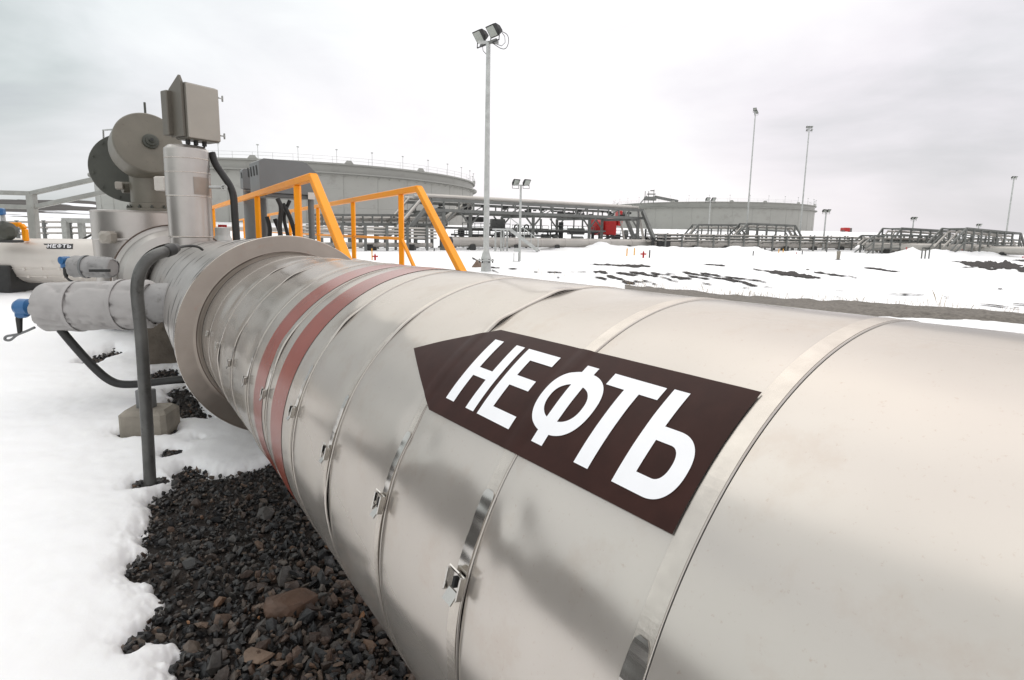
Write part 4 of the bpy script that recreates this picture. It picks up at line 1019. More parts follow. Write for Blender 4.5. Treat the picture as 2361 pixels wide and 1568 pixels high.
# ------------------------------------------------------------------ storage tanks
def tank(cx, cy, r, zb, zt, label, name='storage_tank', stair_a=None, plates=40):
    t = thing(name, label, 'tank', (cx, cy, zb), 'big grey storage tanks')
    h = zt - zb; n = 160; c = (cx, cy, zb)
    b = MB(); b.lathe(c, (0, 0, 1), [(0, r), (h * .34, r), (h * .342, r + .03), (h * .62, r + .03), (h * .622, r + .05), (h * .835, r + .05)], n); b.lathe(c, (0, 0, 1), [(h * .83, r), (h, r)], n); b.lathe(c, (0, 0, 1), [(h * .93, r - .3), (h * .931, 0)], n); b.build('shell', M['tank'], t)
    b = MB(); b.lathe(c, (0, 0, 1), [(h * .838, r + .05), (h * .84, r + 1.0), (h * .858, r + 1.05), (h * .86, r + .05)], n); b.build('wind_girder', M['tank_rim'], t)
    for k in range(plates * 3):
        a_ = 2 * math.pi * k / (plates * 3); d_ = Vector((math.cos(a_), math.sin(a_), 0)); b = MB()
        if d_.dot(Vector((cx, cy, 0)).normalized()) > -.12: continue
        b.bar(Vector(c) + d_ * (r + .05) + Vector((0, 0, h * .80)), Vector(c) + d_ * (r + .95) + Vector((0, 0, h * .838)), .06, .06); b.build('girder_bracket', M['tank_rim'], t)
    b = MB(); b.lathe(c, (0, 0, 1), [(h * .975, r), (h * .976, r + .55), (h, r + .6), (h, r)], n); b.build('top_angle', M['tank_rim'], t)
    b = MB(); npst = plates * 2
    for k in range(npst):
        a_ = 2 * math.pi * k / npst; p = Vector(c) + Vector((math.cos(a_), math.sin(a_), 0)) * (r + .5) + Vector((0, 0, h)); b.bar(p, p + Vector((0, 0, 1.1)), .045, .045)
    for zz in (.55, 1.1): b.tube([Vector(c) + Vector((math.cos(a_), math.sin(a_), 0)) * (r + .5) + Vector((0, 0, h + zz)) for a_ in np.linspace(0, 2 * math.pi, 97)], .022, 4, False)
    b.build('top_railing', M['steel_light'], t)
    for k in range(npst // 2):
        a_ = 2 * math.pi * k / (npst / 2) + .02
        p = Vector(c) + Vector((math.cos(a_), math.sin(a_), 0)) * (r + .2) + Vector((0, 0, h))
        if (p - O).length > math.hypot(cx, cy) + .35 * r: continue
        b = MB(); b.bar(p, p + Vector((0, 0, 2.3)), .07, .07); b.box(p + Vector((0, 0, 2.35)), .34, .34, .16); b.build('spray_nozzle', M['steel_light'], t)
    for k in range(plates):
        a_ = 2 * math.pi * (k + .3) / plates; b = MB(); d_ = Vector((math.cos(a_), math.sin(a_), 0)); b.bar(Vector(c) + d_ * (r + .03), Vector(c) + d_ * (r + .03) + Vector((0, 0, h * .82)), .11, .09)
        if d_.dot(Vector((cx, cy, 0))) < 0: b.build('seam_strip', M['tank_rim'], t)
    for a_ in np.radians([0, 47, 93, 140, 188, 233, 262, 279, 301, 322]):
        d_ = Vector((math.cos(a_), math.sin(a_), 0)); p = Vector(c) + d_ * (r + .2) + Vector((0, 0, h)); tn = Vector((-d_.y, d_.x, 0))
        if (p - O).length > math.hypot(cx, cy) + .2 * r: continue
        b = MB(); b.prism([p - tn * .8, p + tn * .8, p + tn * .35 + Vector((0, 0, .55)), p - tn * .35 + Vector((0, 0, .55))], d_ * .5); b.build('foam_box', M['tank_rim'], t)
    return t
azL, azR = math.radians(-20.1), math.radians(18.75)
tank(150 * math.sin(azL), 150 * math.cos(azL), 41.3, 1.8, 13.7, 'huge grey storage tank with a railed rim looming behind the orange railings')
xr, yr = 268 * math.sin(azR), 268 * math.cos(azR)
TR_ = tank(xr, yr, 41.5, 1.8, 14.9, 'grey storage tank farther off on the right, with a stair tower on its rim', plates=36)
b = MB(); p = at_y(1500, 478, 222); p.z = 14.9; k = size(1, p)
for dx in (-14, -6, 6): b.bar(p + Vector((dx * k, 0, -.5)), p + Vector((dx * k, 0, 4.0 if dx < 6 else 4.6)), .22, .22)
b.bar(p + Vector((-26 * k, 0, -1)), p + Vector((-10 * k, 0, 2.2)), .9, .3); b.box(p + Vector((-2 * k, 0, 1.2)), 26 * k, 2, 1.4); b.box(p + Vector((0, 0, 2.9)), 18 * k, 2, .3); b.box(p + Vector((2 * k, 0, 4.2)), 8 * k, 1.5, .3); b.bar(p + Vector((8 * k, 0, 1.9)), p + Vector((62 * k, 0, .3)), 1.2, 1.0)
b.build('stair_tower', M['steel'], TR_)

# ------------------------------------------------------------------ light masts
def flood(parent, c, face, w_, h_, d_, tilt=.6):
    """one floodlight: housing with tapered back, glass front, U bracket"""
    f = Vector(face).normalized(); f = Vector((f.x, f.y, 0)).normalized(); dn_ = (f * math.cos(tilt) - Vector((0, 0, 1)) * math.sin(tilt)).normalized(); sx_ = Vector((0, 0, 1)).cross(f).normalized(); up_ = dn_.cross(sx_)
    if up_.z < 0: up_ = -up_
    q = lambda a_, e_, g_: c + sx_ * (a_ * w_) + up_ * (e_ * h_) + dn_ * (g_ * d_)
    b = MB(); fr_ = [q(-.5, -.5, .5), q(.5, -.5, .5), q(.5, .5, .5), q(-.5, .5, .5)]; md = [q(-.46, -.46, .05), q(.46, -.46, .05), q(.46, .42, .05), q(-.46, .42, .05)]; bk = [q(-.32, -.38, -.55), q(.32, -.38, -.55), q(.32, .05, -.5), q(-.32, .05, -.5)]
    b.add(fr_ + md + bk, [(0, 1, 5, 4), (1, 2, 6, 5), (2, 3, 7, 6), (3, 0, 4, 7), (4, 5, 9, 8), (5, 6, 10, 9), (6, 7, 11, 10), (7, 4, 8, 11), (8, 9, 10, 11), (0, 3, 2, 1)])
    fl = b.build('floodlight', M['rubber'], parent)
    b = MB(); b.frame(q(0, 0, .52), sx_, up_, dn_, w_ * .84, h_ * .82, d_ * .05); b.build('lamp_glass', M['glass'], fl)
    b = MB()
    for s_ in (-1, 1): b.bar(q(.54 * s_, -.1, 0), c + sx_ * (.54 * s_ * w_) - Vector((0, 0, h_ * .95)), .035 * w_ / .5, .02 * w_ / .5)
    b.bar(c + sx_ * (-.54 * w_) - Vector((0, 0, h_ * .95)), c + sx_ * (.54 * w_) - Vector((0, 0, h_ * .95)), .05 * w_ / .5, .03 * w_ / .5); b.build('bracket', M['steel_dark'], fl)
    return fl


def mast(px, py_top, Y, label, r0, r1, lamps, lw, face, zb=None, spread=1.0, group='floodlight masts across the site', detail=False, arm=(1, 0)):
    p = at_y(px, py_top, Y); z0 = th1(p.x, p.y) if zb is None else zb; f0_ = Vector((p.x, p.y, z0)); t = thing('floodlight_mast', label, 'light mast', f0_, group)
    b = MB(); b.tube([f0_ - Vector((0, 0, .2)), p], [r0, r1], 16); b.build('pole', M['steel_light'], t)
    ad = Vector((arm[0], arm[1], 0)).normalized()
    b = MB(); b.bar(p - ad * (lw * spread) + Vector((0, 0, .02)), p + ad * (lw * spread) + Vector((0, 0, .02)), r1 * 1.0, r1 * 1.1); b.build('crossarm', M['steel_light'], t)
    for (u, zz) in lamps: flood(t, p + ad * (u * lw * spread) + Vector((0, 0, zz)), face, lw, lw * 1.0, lw * .55)
    return t, p
# the tall mast close behind the pipe
mp = at_y(1126, 99, 23.2)
mt, mtop = mast(1126, 99, 23.2, 'tall galvanised floodlight mast with two black lamps, nearest of the masts', .125, .085, [], .4, (-.8, -.6, 0))
dA = Vector((.66, -.75, 0)); b = MB()
b.bar(mtop - dA * .50, mtop + dA * .50, .07, .10); ARM = b.build('crossarm', M['steel'], mt)
for u in (-.42, .42):
    flood(mt, mtop + dA * u + Vector((-.02, 0, .40)), (-.78, -.63, 0), .50, .46, .34, .66)
b = MB(); q = mtop + dA * .42 + Vector((.2, .1, .38)); b.tube(curve([q, q + Vector((.25, .0, -.14)), q + Vector((.31, 0, -.38)), q + Vector((.22, 0, -.62)), q + Vector((.02, 0, -.64)), mtop + dA * .2 + Vector((0, 0, -.03))]), .014, 6); b.tube([q, q + Vector((.16, 0, -.2)), q + Vector((.18, 0, -.42)), q + Vector((.05, 0, -.55)), mtop + dA * .2 + Vector((0, 0, -.03))], .012, 6)
q = mtop - dA * .36 + Vector((0, 0, -.05)); b.tube([q, q + Vector((.02, 0, -.16)), q + Vector((.14, 0, -.28)), mtop - Vector((.05, 0, .34))], .014, 6); b.build('lamp_lead', M['conduit'], mt)
b = MB(); g_ = Vector((mtop.x, mtop.y, 0)); b.lathe(g_, (0, 0, 1), [(-.1, .22), (.48, .19), (.5, .33), (.55, .33), (.56, .22), (.85, .14), (.86, .1)], 8); b.build('base_sleeve', M['steel_light'], mt)
for k in range(6):
    a_ = k * math.pi / 3; b = MB(); b.lathe(g_ + Vector((math.cos(a_) * .27, math.sin(a_) * .27, .42)), (0, 0, 1), [(0, .028), (.16, .028), (.165, 0)], 8); b.build('bolt', M['steel_dark'], mt)
tag(rock('boulder', 1100, 620, 34, 21, M['rock_tan'], (1, .8, .9), .4), 'pale boulder resting against the base of the tallest mast', 'boulder')
mast(1201, 428, 32.6, 'slim lamp post with two small floodlights standing right of the tallest nearby mast', .075, .06, [(-.75, .22), (.75, .22)], .40, (.55, -.8, 0), group='floodlight masts across the site')
mast(1742, 258, 75, 'very tall thin mast with a dark lamp head, left of the five lamp mast', .10, .07, [(-.3, .35), (.45, 0)], .42, (-.6, -.8, 0), spread=.6)
mast(1866, 296, 75, 'very tall thin mast with five lamps in two rows, behind the low rack', .10, .07, [(-1, .2), (0, .2), (1, .2), (-.9, -.2), (1, -.2)], .25, (.3, -.9, 0), spread=1.2)
mast(1638, 463, 90, 'short lamp post with two lamps standing in front of the right tank', .09, .08, [(-.7, .3), (.7, .3)], .65, (.3, -.9, 0))
mast(1905, 489, 72, 'lamp post with two lamps just right of the right tank', .1, .08, [(-.6, .2), (.6, .2)], .45, (.3, -.9, 0))
mast(2107, 505, 80, 'lamp post with a flat head behind the low stepped loop of the rack', .1, .08, [(-.5, .15), (.5, .15)], .42, (.3, -.9, 0))
mast(2257, 520, 95, 'short lamp post rising just above the raised rack on the far right', .1, .08, [(-.5, .15), (.5, .15)], .42, (.3, -.9, 0))
mast(2338, 412, 78, 'tall lamp mast near the right edge behind the raised rack', .11, .08, [(-.5, .2), (.5, .2)], .36, (.2, -.9, 0))

# ------------------------------------------------------------------ pipe racks
def rack(label, name='pipe_rack', loc=(0, 0, 0), group='grey steel pipe racks'):
    return thing(name, label, 'pipe rack', loc, group)


def foot(x, y):
    p = gnd(x, y); p.z = th1(p.x, p.y); return p


def vline(p, y):
    return Vector((p.x, p.y, zed(p, y)))


SCL = 1.0
# --- the tall rack in the middle
fp = [foot(1023, 578), foot(1084, 577), foot(1228, 576), foot(1357, 575), foot(1468, 577)]
RK = rack('tall steel pipe rack with a truss top, left of the right tank', loc=fp[1])
A0, B0 = vline(fp[0], 489), vline(fp[4], 506)
d_ = (B0 - A0); d_.z = 0; d_.normalize(); bk = Vector((-d_.y, d_.x, 0)) * 6.0
st = .24
for p in fp:
    zt_ = A0.z + (B0.z - A0.z) * ((p - A0).dot(d_) / (B0 - A0).dot(d_))
    for o_ in (Vector(), bk):
        b = MB(); q = p + o_; b.bar(q - Vector((0, 0, .2)), Vector((q.x, q.y, zt_)), st * 1.35, st * 1.35); b.box(q + Vector((0, 0, .1)), st * 2.6, st * 2.6, .3); b.build('column', M['steel'], RK)
    b = MB(); b.bar(Vector((p.x, p.y, zt_)), Vector((p.x, p.y, zt_)) + bk, st, st * 1.2); b.build('cross_beam', M['steel'], RK)
for o_ in (Vector(), bk):
    for (dz) in (.15, 1.05):
        b = MB(); b.bar(A0 - d_ * 1.2 + o_ + Vector((0, 0, dz)), B0 + d_ * .8 + o_ + Vector((0, 0, dz)), st, st * 1.15); b.build('chord', M['steel'], RK)
    L_ = (B0 - A0).length
    for k in range(17):
        q = A0.lerp(B0, k / 16) + o_; b = MB(); b.bar(q + Vector((0, 0, .2)), q + Vector((0, 0, 1.0)), st * .6, st * .6); b.build('truss_post', M['steel'], RK)
    for k in range(16):
        b = MB(); q = A0.lerp(B0, k / 16) + o_; q2 = A0.lerp(B0, (k + 1) / 16) + o_
        if k % 3 == 1: b.bar(q + Vector((0, 0, .2)), q2 + Vector((0, 0, 1.0)), st * .35, st * .35); b.build('truss_brace', M['steel'], RK)
    for i, p in enumerate(fp):
        zt_ = A0.z + (B0.z - A0.z) * ((p - A0).dot(d_) / (B0 - A0).dot(d_))
        for sg in (-1, 1):
            if (i == 0 and sg < 0) or (i == 4 and sg > 0): continue
            b = MB(); b.bar(Vector((p.x, p.y, zt_ - 1.1)) + o_, Vector((p.x, p.y, zt_ + .05)) + o_ + d_ * sg * 1.1, st * .55, st * .55); b.build('knee_brace', M['steel'], RK)
for k, (r_, u) in enumerate(((.22, .12), (.3, .3), (.26, .48), (.18, .65), (.22, .82))):
    b = MB(); o_ = bk * u + Vector((0, 0, 1.15 + r_)); e1, e2 = A0 - d_ * 1.6 + o_, B0 + d_ * .6 + o_; dnv = B0 + d_ * 2.0 + o_ - Vector((0, 0, 4.1))
    ls = A0 - d_ * 4.5 + o_ - Vector((0, 0, 3.2))
    b.tube([ls - d_ * 14, ls, e1, e2, dnv, dnv + d_ * 6] if k in (0, 3) else [e1, e2], r_ * .8, 10)
    tag(b.build('rack_pipe', M['rackpipe']), 'grey pipe running along the top of the tall rack and sloping down at its ends', 'pipe', 'pipes along the tall rack')
for o_ in (Vector(), bk * .5): b = MB(); b.bar(B0 + d_ * .7 + o_ + Vector((0, 0, .9)), vline(foot(1507, 579), 553) + o_, .3, .45); b.build('inclined_chord', M['steel'], RK); b = MB(); b.bar(A0 - d_ * 1.2 + o_ + Vector((0, 0, .9)), A0 - d_ * 4.2 + o_ - Vector((0, 0, 2.4)), .3, .3); b.build('inclined_chord', M['steel'], RK)
b = MB(); q = foot(1504, 579); b.bar(q, vline(q, 548), st * 1.2, st * 1.2); b.box(q + Vector((1.2, 0, 1.1)), 1.3, .9, 1.2); b.build('end_post', M['steel_dark'], RK)
nT = 40
for k in range(nT): 
    b = MB(); q = A0.lerp(B0, (k + .5) / nT) + bk * random.uniform(.1, .6) + Vector((0, 0, random.uniform(.25, .8))); b.box(q, random.uniform(.2, .7), .2, random.uniform(.1, .35)); b.build('pipe_shoe', M['steel_dark'], RK)
# low walkway level under the tall rack
for o_ in (bk * .9, bk * 1.5):
    b = MB(); a_, c_ = A0 + o_, B0 + o_; b.bar(Vector((a_.x, a_.y, 2.15)), Vector((c_.x, c_.y, 2.15)), .25, .18); b.build('lower_beam', M['steel'], RK)
# big ground pipe under the rack
g1, g2 = foot(1046, 579), foot(1520, 580)
def big_pipe(x0, y0, x1, y1, rpx, label, back=2.4, elbow=None, n=2):
    a_, c_ = foot(x0, y0), foot(x1, y1); dd_ = (c_ - a_).normalized(); o_ = Vector((-dd_.y, dd_.x, 0)) * back
    r_ = size(rpx, a_ + o_); t = thing('ground_pipeline', label, 'pipeline', a_ + o_, 'large clad pipelines along the ground')
    za = Vector((0, 0, r_ + .35)); b = MB(); b.tube([a_ + o_ + za, c_ + o_ + za], r_, 24); b.build('barrel', M['rackpipe'], t)
    L_ = (c_ - a_).length; k = int(L_ / 5)
    for i in range(k + 1):
        b = MB(); q = a_.lerp(c_, (i + .5) / (k + 1)) + o_; b.box(Vector((q.x, q.y, q.z + .2)), .5, 1.2, .75); b.build('sleeper', M['steel_dark'], t)
    for i in range(k * 2): b = MB(); q = a_.lerp(c_, (i + .3) / (k * 2)) + o_ + za; b.lathe(q, dd_, [(-.06, r_), (-.06, r_ + .025), (.06, r_ + .025), (.06, r_)], 24); b.build('joint_band', M['clad_back'], t)
    return t, a_ + o_ + za, r_
t, e_, r_ = big_pipe(1062, 580, 1520, 580, 11.5, 'fat clad pipeline on the ground beneath the tall rack')
b = MB(); b.lathe(e_, (-.6, -.8, 0), [(-.8, r_ * 1.04), (.5, r_ * 1.04), (.52, r_ * .6), (.3, r_ * .55), (.3, 0)], 28); b.build('end_cap', M['steel_dark'], t)
big_pipe(1515, 580, 2010, 584, 8.5, 'long clad pipeline on the ground beneath the low rack right of the tall rack', 2.8)
big_pipe(2000, 586, 2300, 594, 9.5, 'clad pipeline on the ground beneath the raised rack on the right', 3.0)
big_pipe(700, 581, 1010, 580, 5.5, 'thin grey ground pipe behind the orange railings', 1.2)
# stair tower with platform in front of the rack
SF_ = foot(1150, 582); STT = thing('access_stair', 'grey steel platform with stair flight in front of the tall rack', 'stair', SF_)
kx = size(1, SF_); pz = zed(SF_, 529)
for (x, dy) in ((1142, 0), (1155, -.2), (1169, 0), (1160, 1.4)):
    q = foot(x, 581); b = MB(); b.bar(q + Vector((0, dy, 0)), Vector((q.x, q.y + dy, pz)), .16, .16); b.build('leg', M['steel_light'], STT)
b = MB(); q = SF_ + Vector((.3, .5, 0)); b.box(Vector((q.x, q.y, pz)), 46 * kx, 1.6, .14); b.build('platform', M['steel_light'], STT)
b = MB(); s0_ = Vector((foot(1176, 580).x, SF_.y, pz)); s1_ = Vector((foot(1236, 580).x, SF_.y, .2))
for o_ in (0, 1.1): b = MB(); b.bar(s0_ + Vector((0, o_, 0)), s1_ + Vector((0, o_, 0)), .08, .3); b.build('stringer', M['steel_light'], STT)
for k in range(11): b = MB(); q = s0_.lerp(s1_, k / 10); b.box(q + Vector((0, .55, 0)), .28, 1.1, .05); b.build('tread', M['steel'], STT)
for o_ in (0, 1.1): b = MB(); b.bar(s0_ + Vector((0, o_, 1.0)), s1_ + Vector((0, o_, 1.0)), .06, .06); [b.bar(s0_.lerp(s1_, k / 4) + Vector((0, o_, 0)), s0_.lerp(s1_, k / 4) + Vector((0, o_, 1.0)), .05, .05) for k in range(5)]; b.build('handrail', M['steel_light'], STT)

# --- equipment skids seen under the rack
def skid(x0, x1, ydeck, yrail, depth, label, bits):
    a_, c_ = foot(x0, 576), foot(x1, 576); dd_ = (c_ - a_).normalized(); fz = 1 + depth / 62.0; a_ = Vector((a_.x * fz, a_.y * fz, 0)); c_ = Vector((c_.x * fz, c_.y * fz, 0)); a_.z = th1(a_.x, a_.y); c_.z = th1(c_.x, c_.y); k = size(1, a_)
    t = thing('equipment_skid', label, 'equipment skid', (a_ + c_) / 2); zd = zed(a_, ydeck); zr = zed(a_, yrail)
    b = MB(); b.bar(Vector((a_.x, a_.y, zd)), Vector((c_.x, c_.y, zd)), 2.2, .2); b.build('deck', M['steel_dark'], t)
    n = max(3, int((x1 - x0) / 12))
    b = MB()
    for i in range(n + 1): q = a_.lerp(c_, i / n); b.bar(Vector((q.x, q.y - 1, zd)), Vector((q.x, q.y - 1, zr)), .06, .06); 
    for f in (.5, 1): b.bar(Vector((a_.x, a_.y - 1, zd + (zr - zd) * f)), Vector((c_.x, c_.y - 1, zd + (zr - zd) * f)), .06, .06)
    b.build('railing', M['steel'], t)
    for i in range(max(2, n // 3) + 1):
        q = a_.lerp(c_, i / max(2, n // 3)); b = MB(); b.bar(Vector((q.x, q.y, 0)), Vector((q.x, q.y, zd)), .22, .22); b.build('leg', M['steel'], t)
    for (x, y0, y1, wpx, kind, mm) in bits:
        f = (x - x0) / (x1 - x0); q = a_.lerp(c_, f); z0_, z1_ = zed(q, y1), zed(q, y0); w_ = wpx * k; b = MB()
        if kind == 'box': b.box(Vector((q.x, q.y, (z0_ + z1_) / 2)), w_, w_ * .7, z1_ - z0_, .2, .05); nm = 'junction_box'
        elif kind == 'wheel': b.tube([Vector((q.x, q.y, z0_)), Vector((q.x, q.y, (z0_ + z1_) / 2))], .1, 8); b.lathe(Vector((q.x, q.y, (z0_ + z1_) / 2)), (.3, -1, 0), [(-.05, w_ / 2), (.05, w_ / 2), (.05, w_ / 4), (-.05, w_ / 4), (-.05, w_ / 2)], 20); nm = 'hand_wheel'
        elif kind == 'post': b.tube([Vector((q.x, q.y, z0_)), Vector((q.x, q.y, z1_))], w_ / 2, 8); nm = 'vent_post'
        elif kind == 'pump': b.lathe(Vector((q.x, q.y, z0_)), (0, 0, 1), [(0, w_ * .3), ((z1_ - z0_) * .4, w_ * .3), ((z1_ - z0_) * .45, w_ * .5), ((z1_ - z0_) * .9, w_ * .5), (z1_ - z0_, w_ * .3), (z1_ - z0_ + .02, 0)], 20); nm = 'pump_motor'
        else: b.lathe(Vector((q.x - w_ / 2, q.y, (z0_ + z1_) / 2)), (1, 0, 0), [(0, 0), (.02, (z1_ - z0_) * .35), (w_ * .1, (z1_ - z0_) / 2), (w_ * .9, (z1_ - z0_) / 2), (w_, (z1_ - z0_) * .3), (w_ + .01, 0)], 20); nm = 'vessel'
        b.build(nm, M[mm], t)
    return t
skid(1068, 1175, 529, 514, 8, 'equipment skid with a black cabinet under the left end of the tall rack', [(1092, 500, 512, 40, 'box', 'steel_dark'), (1145, 505, 528, 34, 'box', 'steel'), (1100, 540, 556, 30, 'vessel', 'whitepipe'), (1150, 535, 560, 26, 'pump', 'steel'), (1080, 512, 528, 8, 'post', 'steel_dark'), (1120, 530, 552, 16, 'pump', 'steel_dark')])
skid(1180, 1262, 533, 519, 9, 'equipment skid with two dark hand wheels under the middle of the tall rack', [(1190, 517, 531, 14, 'wheel', 'steel_dark'), (1212, 515, 533, 14, 'wheel', 'steel_dark'), (1213, 536, 552, 12, 'wheel', 'steel_dark'), (1245, 505, 534, 5, 'post', 'steel'), (1256, 540, 553, 22, 'vessel', 'steel')])
skid(1268, 1365, 534, 520, 9, 'equipment skid with a tall dark column under the middle of the tall rack', [(1291, 512, 553, 10, 'box', 'steel_dark'), (1325, 526, 541, 36, 'box', 'steel'), (1270, 503, 535, 2.5, 'post', 'steel'), (1330, 545, 553, 28, 'vessel', 'steel_light'), (1278, 540, 553, 20, 'pump', 'steel'), (1320, 505, 534, 3, 'post', 'steel'), (1340, 505, 534, 4, 'post', 'steel')])
skid(1400, 1500, 545, 531, 12, 'low equipment skid behind the right end of the tall rack', [(1440, 530, 556, 12, 'pump', 'steel'), (1462, 538, 556, 18, 'vessel', 'steel'), (1486, 528, 550, 5, 'post', 'steel_dark'), (1420, 540, 556, 14, 'box', 'steel_dark')])
skid(1050, 1250, 541, 531, 5, 'long valve platform just behind the ground pipeline', [(1062, 527, 556, 16, 'pump', 'steel_dark'), (1090, 540, 556, 20, 'vessel', 'steel'), (1120, 522, 541, 12, 'box', 'steel_dark'), (1180, 526, 556, 14, 'pump', 'steel'), (1205, 540, 556, 26, 'vessel', 'steel_light'), (1235, 524, 541, 12, 'wheel', 'steel_dark'), (1150, 543, 556, 18, 'box', 'steel_dark')])
# red shelter behind the rack
q = at_y(1389, 541, 74); q.z = th1(q.x, q.y); RS = thing('red_tank', 'deep red tank body with a curved end behind the right part of the tall rack', 'tank', q); k = size(1, q); z1_, z0_ = zed(q, 503), zed(q, 543)
b = MB(); b.lathe(Vector((q.x - 26 * k, q.y, (z0_ + z1_) / 2)), d_, [(0, 0), (.1, (z1_ - z0_) * .40), (.35, (z1_ - z0_) * .5), (30 * k, (z1_ - z0_) * .5), (30 * k, 0)], 32); b.box(Vector((q.x + 15 * k, q.y, (z0_ + z1_) / 2)), 26 * k, 1.8, (z1_ - z0_) * .96, .1, .12); b.build('shell', M['red'], RS)
b = MB(); b.box(Vector((q.x + 36 * k, q.y, zed(q, 503))), 11 * k, 1.5, 34 * k, .1, .1); b.bar(Vector((q.x + 28 * k, q.y, zed(q, 512))), Vector((q.x + 36 * k, q.y, zed(q, 512))), .6, .6); b.build('tower', M['red'], RS)
b = MB()
for x in (-24, -8, 10, 22): b.bar(Vector((q.x + x * k, q.y - .6, 0)), Vector((q.x + x * k, q.y - .6, z0_ + .3)), .35, .35)
b.bar(Vector((q.x - 26 * k, q.y - 1, .2)), Vector((q.x + 20 * k, q.y - 1, z0_)), .2, .3); b.build('support_frame', M['steel_dark'], RS)

# --- low rack: rows of posts carrying three rails
def low_rack(x0, y0, x1, y1, n, tops, rails, label, depth=2.2, w_=.16, rows=2):
    a_, c_ = foot(x0, y0), foot(x1, y1); dd_ = (c_ - a_); dd_.z = 0; dd_.normalize(); o_ = Vector((-dd_.y, dd_.x, 0)) * depth
    t = rack(label, 'low_pipe_rack', a_, 'low racks of posts and rails'); za, zc = zed(a_, tops[0]), zed(c_, tops[1])
    for i in range(n):
        q = a_.lerp(c_, i / (n - 1)); zt_ = za + (zc - za) * i / (n - 1)
        for r in range(rows):
            b = MB(); p = q + o_ * r; b.bar(p - Vector((0, 0, .2)), Vector((p.x, p.y, zt_)), w_, w_); b.build('post', M['steel'], t)
        for (ra, rcz) in rails:
            b = MB(); zz = zed(a_, ra) + (zed(c_, rcz) - zed(a_, ra)) * i / (n - 1); b.bar(Vector((q.x, q.y, zz - .12)) - o_ * .05, Vector((q.x, q.y, zz - .12)) + o_ * 1.05, .12, .12); b.build('bracket', M['steel'], t)
    for (ra, rcz) in rails:
        for u in ((.05, .95) if rows > 1 else (0,)):
            b = MB(); b.tube([Vector((a_.x, a_.y, zed(a_, ra))) + o_ * u - dd_ * 1, Vector((c_.x, c_.y, zed(c_, rcz))) + o_ * u + dd_ * 1], w_ * .42, 8); b.build('rail', M['rackpipe'], t)
    return t
low_rack(1533, 580, 1990, 583, 15, (539, 547), [(540, 548), (547, 554), (554, 560)], 'long low pipe rack of thin posts in front of the right tank')
low_rack(1995, 584, 2335, 592, 14, (548, 558), [(550, 560), (557, 566), (564, 573)], 'low pipe rack of thin posts under the raised rack at the right edge')
low_rack(735, 582, 985, 580, 6, (517, 521), [(523, 527), (530, 534), (536, 541), (546, 549)], 'rack of grey posts and rails seen between the orange handrails', 2.0, .19)
low_rack(-20, 565, 330, 566, 7, (508, 508), [(512, 512), (525, 524), (538, 537)], 'rack of grey posts and rails on the snow behind the white pipe', 2.0, .2, 1)
low_rack(1560, 578, 2360, 586, 22, (537, 551), [(541, 553), (549, 560)], 'second row of low rack posts seen through the first one on the right', 2.2, .15)
# portal frame left
q0, q1 = foot(155, 566), foot(192, 566); PF = thing('portal_frame', 'pale grey square portal frame on the snow just left of the valve', 'frame', q0)
for q in (q0, q1):
    b = MB(); b.bar(q, vline(q, 508), .42, .42, .03); b.build('post', M['steel_mid'], PF)
b = MB(); b.bar(vline(q0, 508) - Vector((.2, 0, 0)), vline(q1, 509) + Vector((2.5, 0, 0)), .4, .4, .03); b.build('lintel_bar', M['steel_mid'], PF)
b = MB(); b.tube([at_y(x, y, 15.5) for x, y in ((185, 556), (198, 548), (210, 542), (225, 541))], .03, 8); tag(b.build('drooping_cable', M['rubber']), 'thin black cable arching to the valve above the white pipe', 'cable')

# lower truss left of the tall rack
a_, c_ = foot(690, 578), foot(1012, 577); a_ += Vector((0, 3, 0)); c_ += Vector((0, 3, 0))
LT_ = rack('flat truss pipe rack at the foot of the left tank', loc=a_); dd_ = (c_ - a_).normalized()
za, zb_ = zed(a_, 496), zed(a_, 516); zc, zd_ = zed(c_, 497), zed(c_, 518)
for o_ in (Vector(), Vector((0, 3.5, 0))):
    for (p_, q_) in ((za, zc), (zb_, zd_)):
        b = MB(); b.bar(Vector((a_.x, a_.y, p_)) + o_, Vector((c_.x, c_.y, q_)) + o_, .2, .22); b.build('chord', M['steel'], LT_)
    for k in range(15):
        u = k / 14; q = a_.lerp(c_, u) + o_; b = MB(); b.bar(Vector((q.x, q.y, zb_ + (zd_ - zb_) * u)), Vector((q.x, q.y, za + (zc - za) * u)), .12, .12); b.build('truss_post', M['steel'], LT_)
    for k in range(5):
        u = (k + .3) / 5; q = a_.lerp(c_, u) + o_; b = MB(); b.bar(q, Vector((q.x, q.y, zb_)), .3, .3); b.build('column', M['steel'], LT_)
for i, (zz, yo, r_) in enumerate(((.55, .6, .22), (.45, 1.4, .3), (.6, 2.3, .25), (.5, 3.0, .2))):
    b = MB(); b.tube([Vector((a_.x, a_.y + yo, zb_ + .25 + r_)), Vector((c_.x, c_.y + yo, zd_ + .25 + r_)), Vector((c_.x + 2.5, c_.y + yo, zd_ + 2.0 + r_))], r_, 10)
    tag(b.build('truss_pipe', M['rackpipe']), 'grey pipe lying in the flat truss at the foot of the left tank', 'pipe', 'pipes in the flat truss')

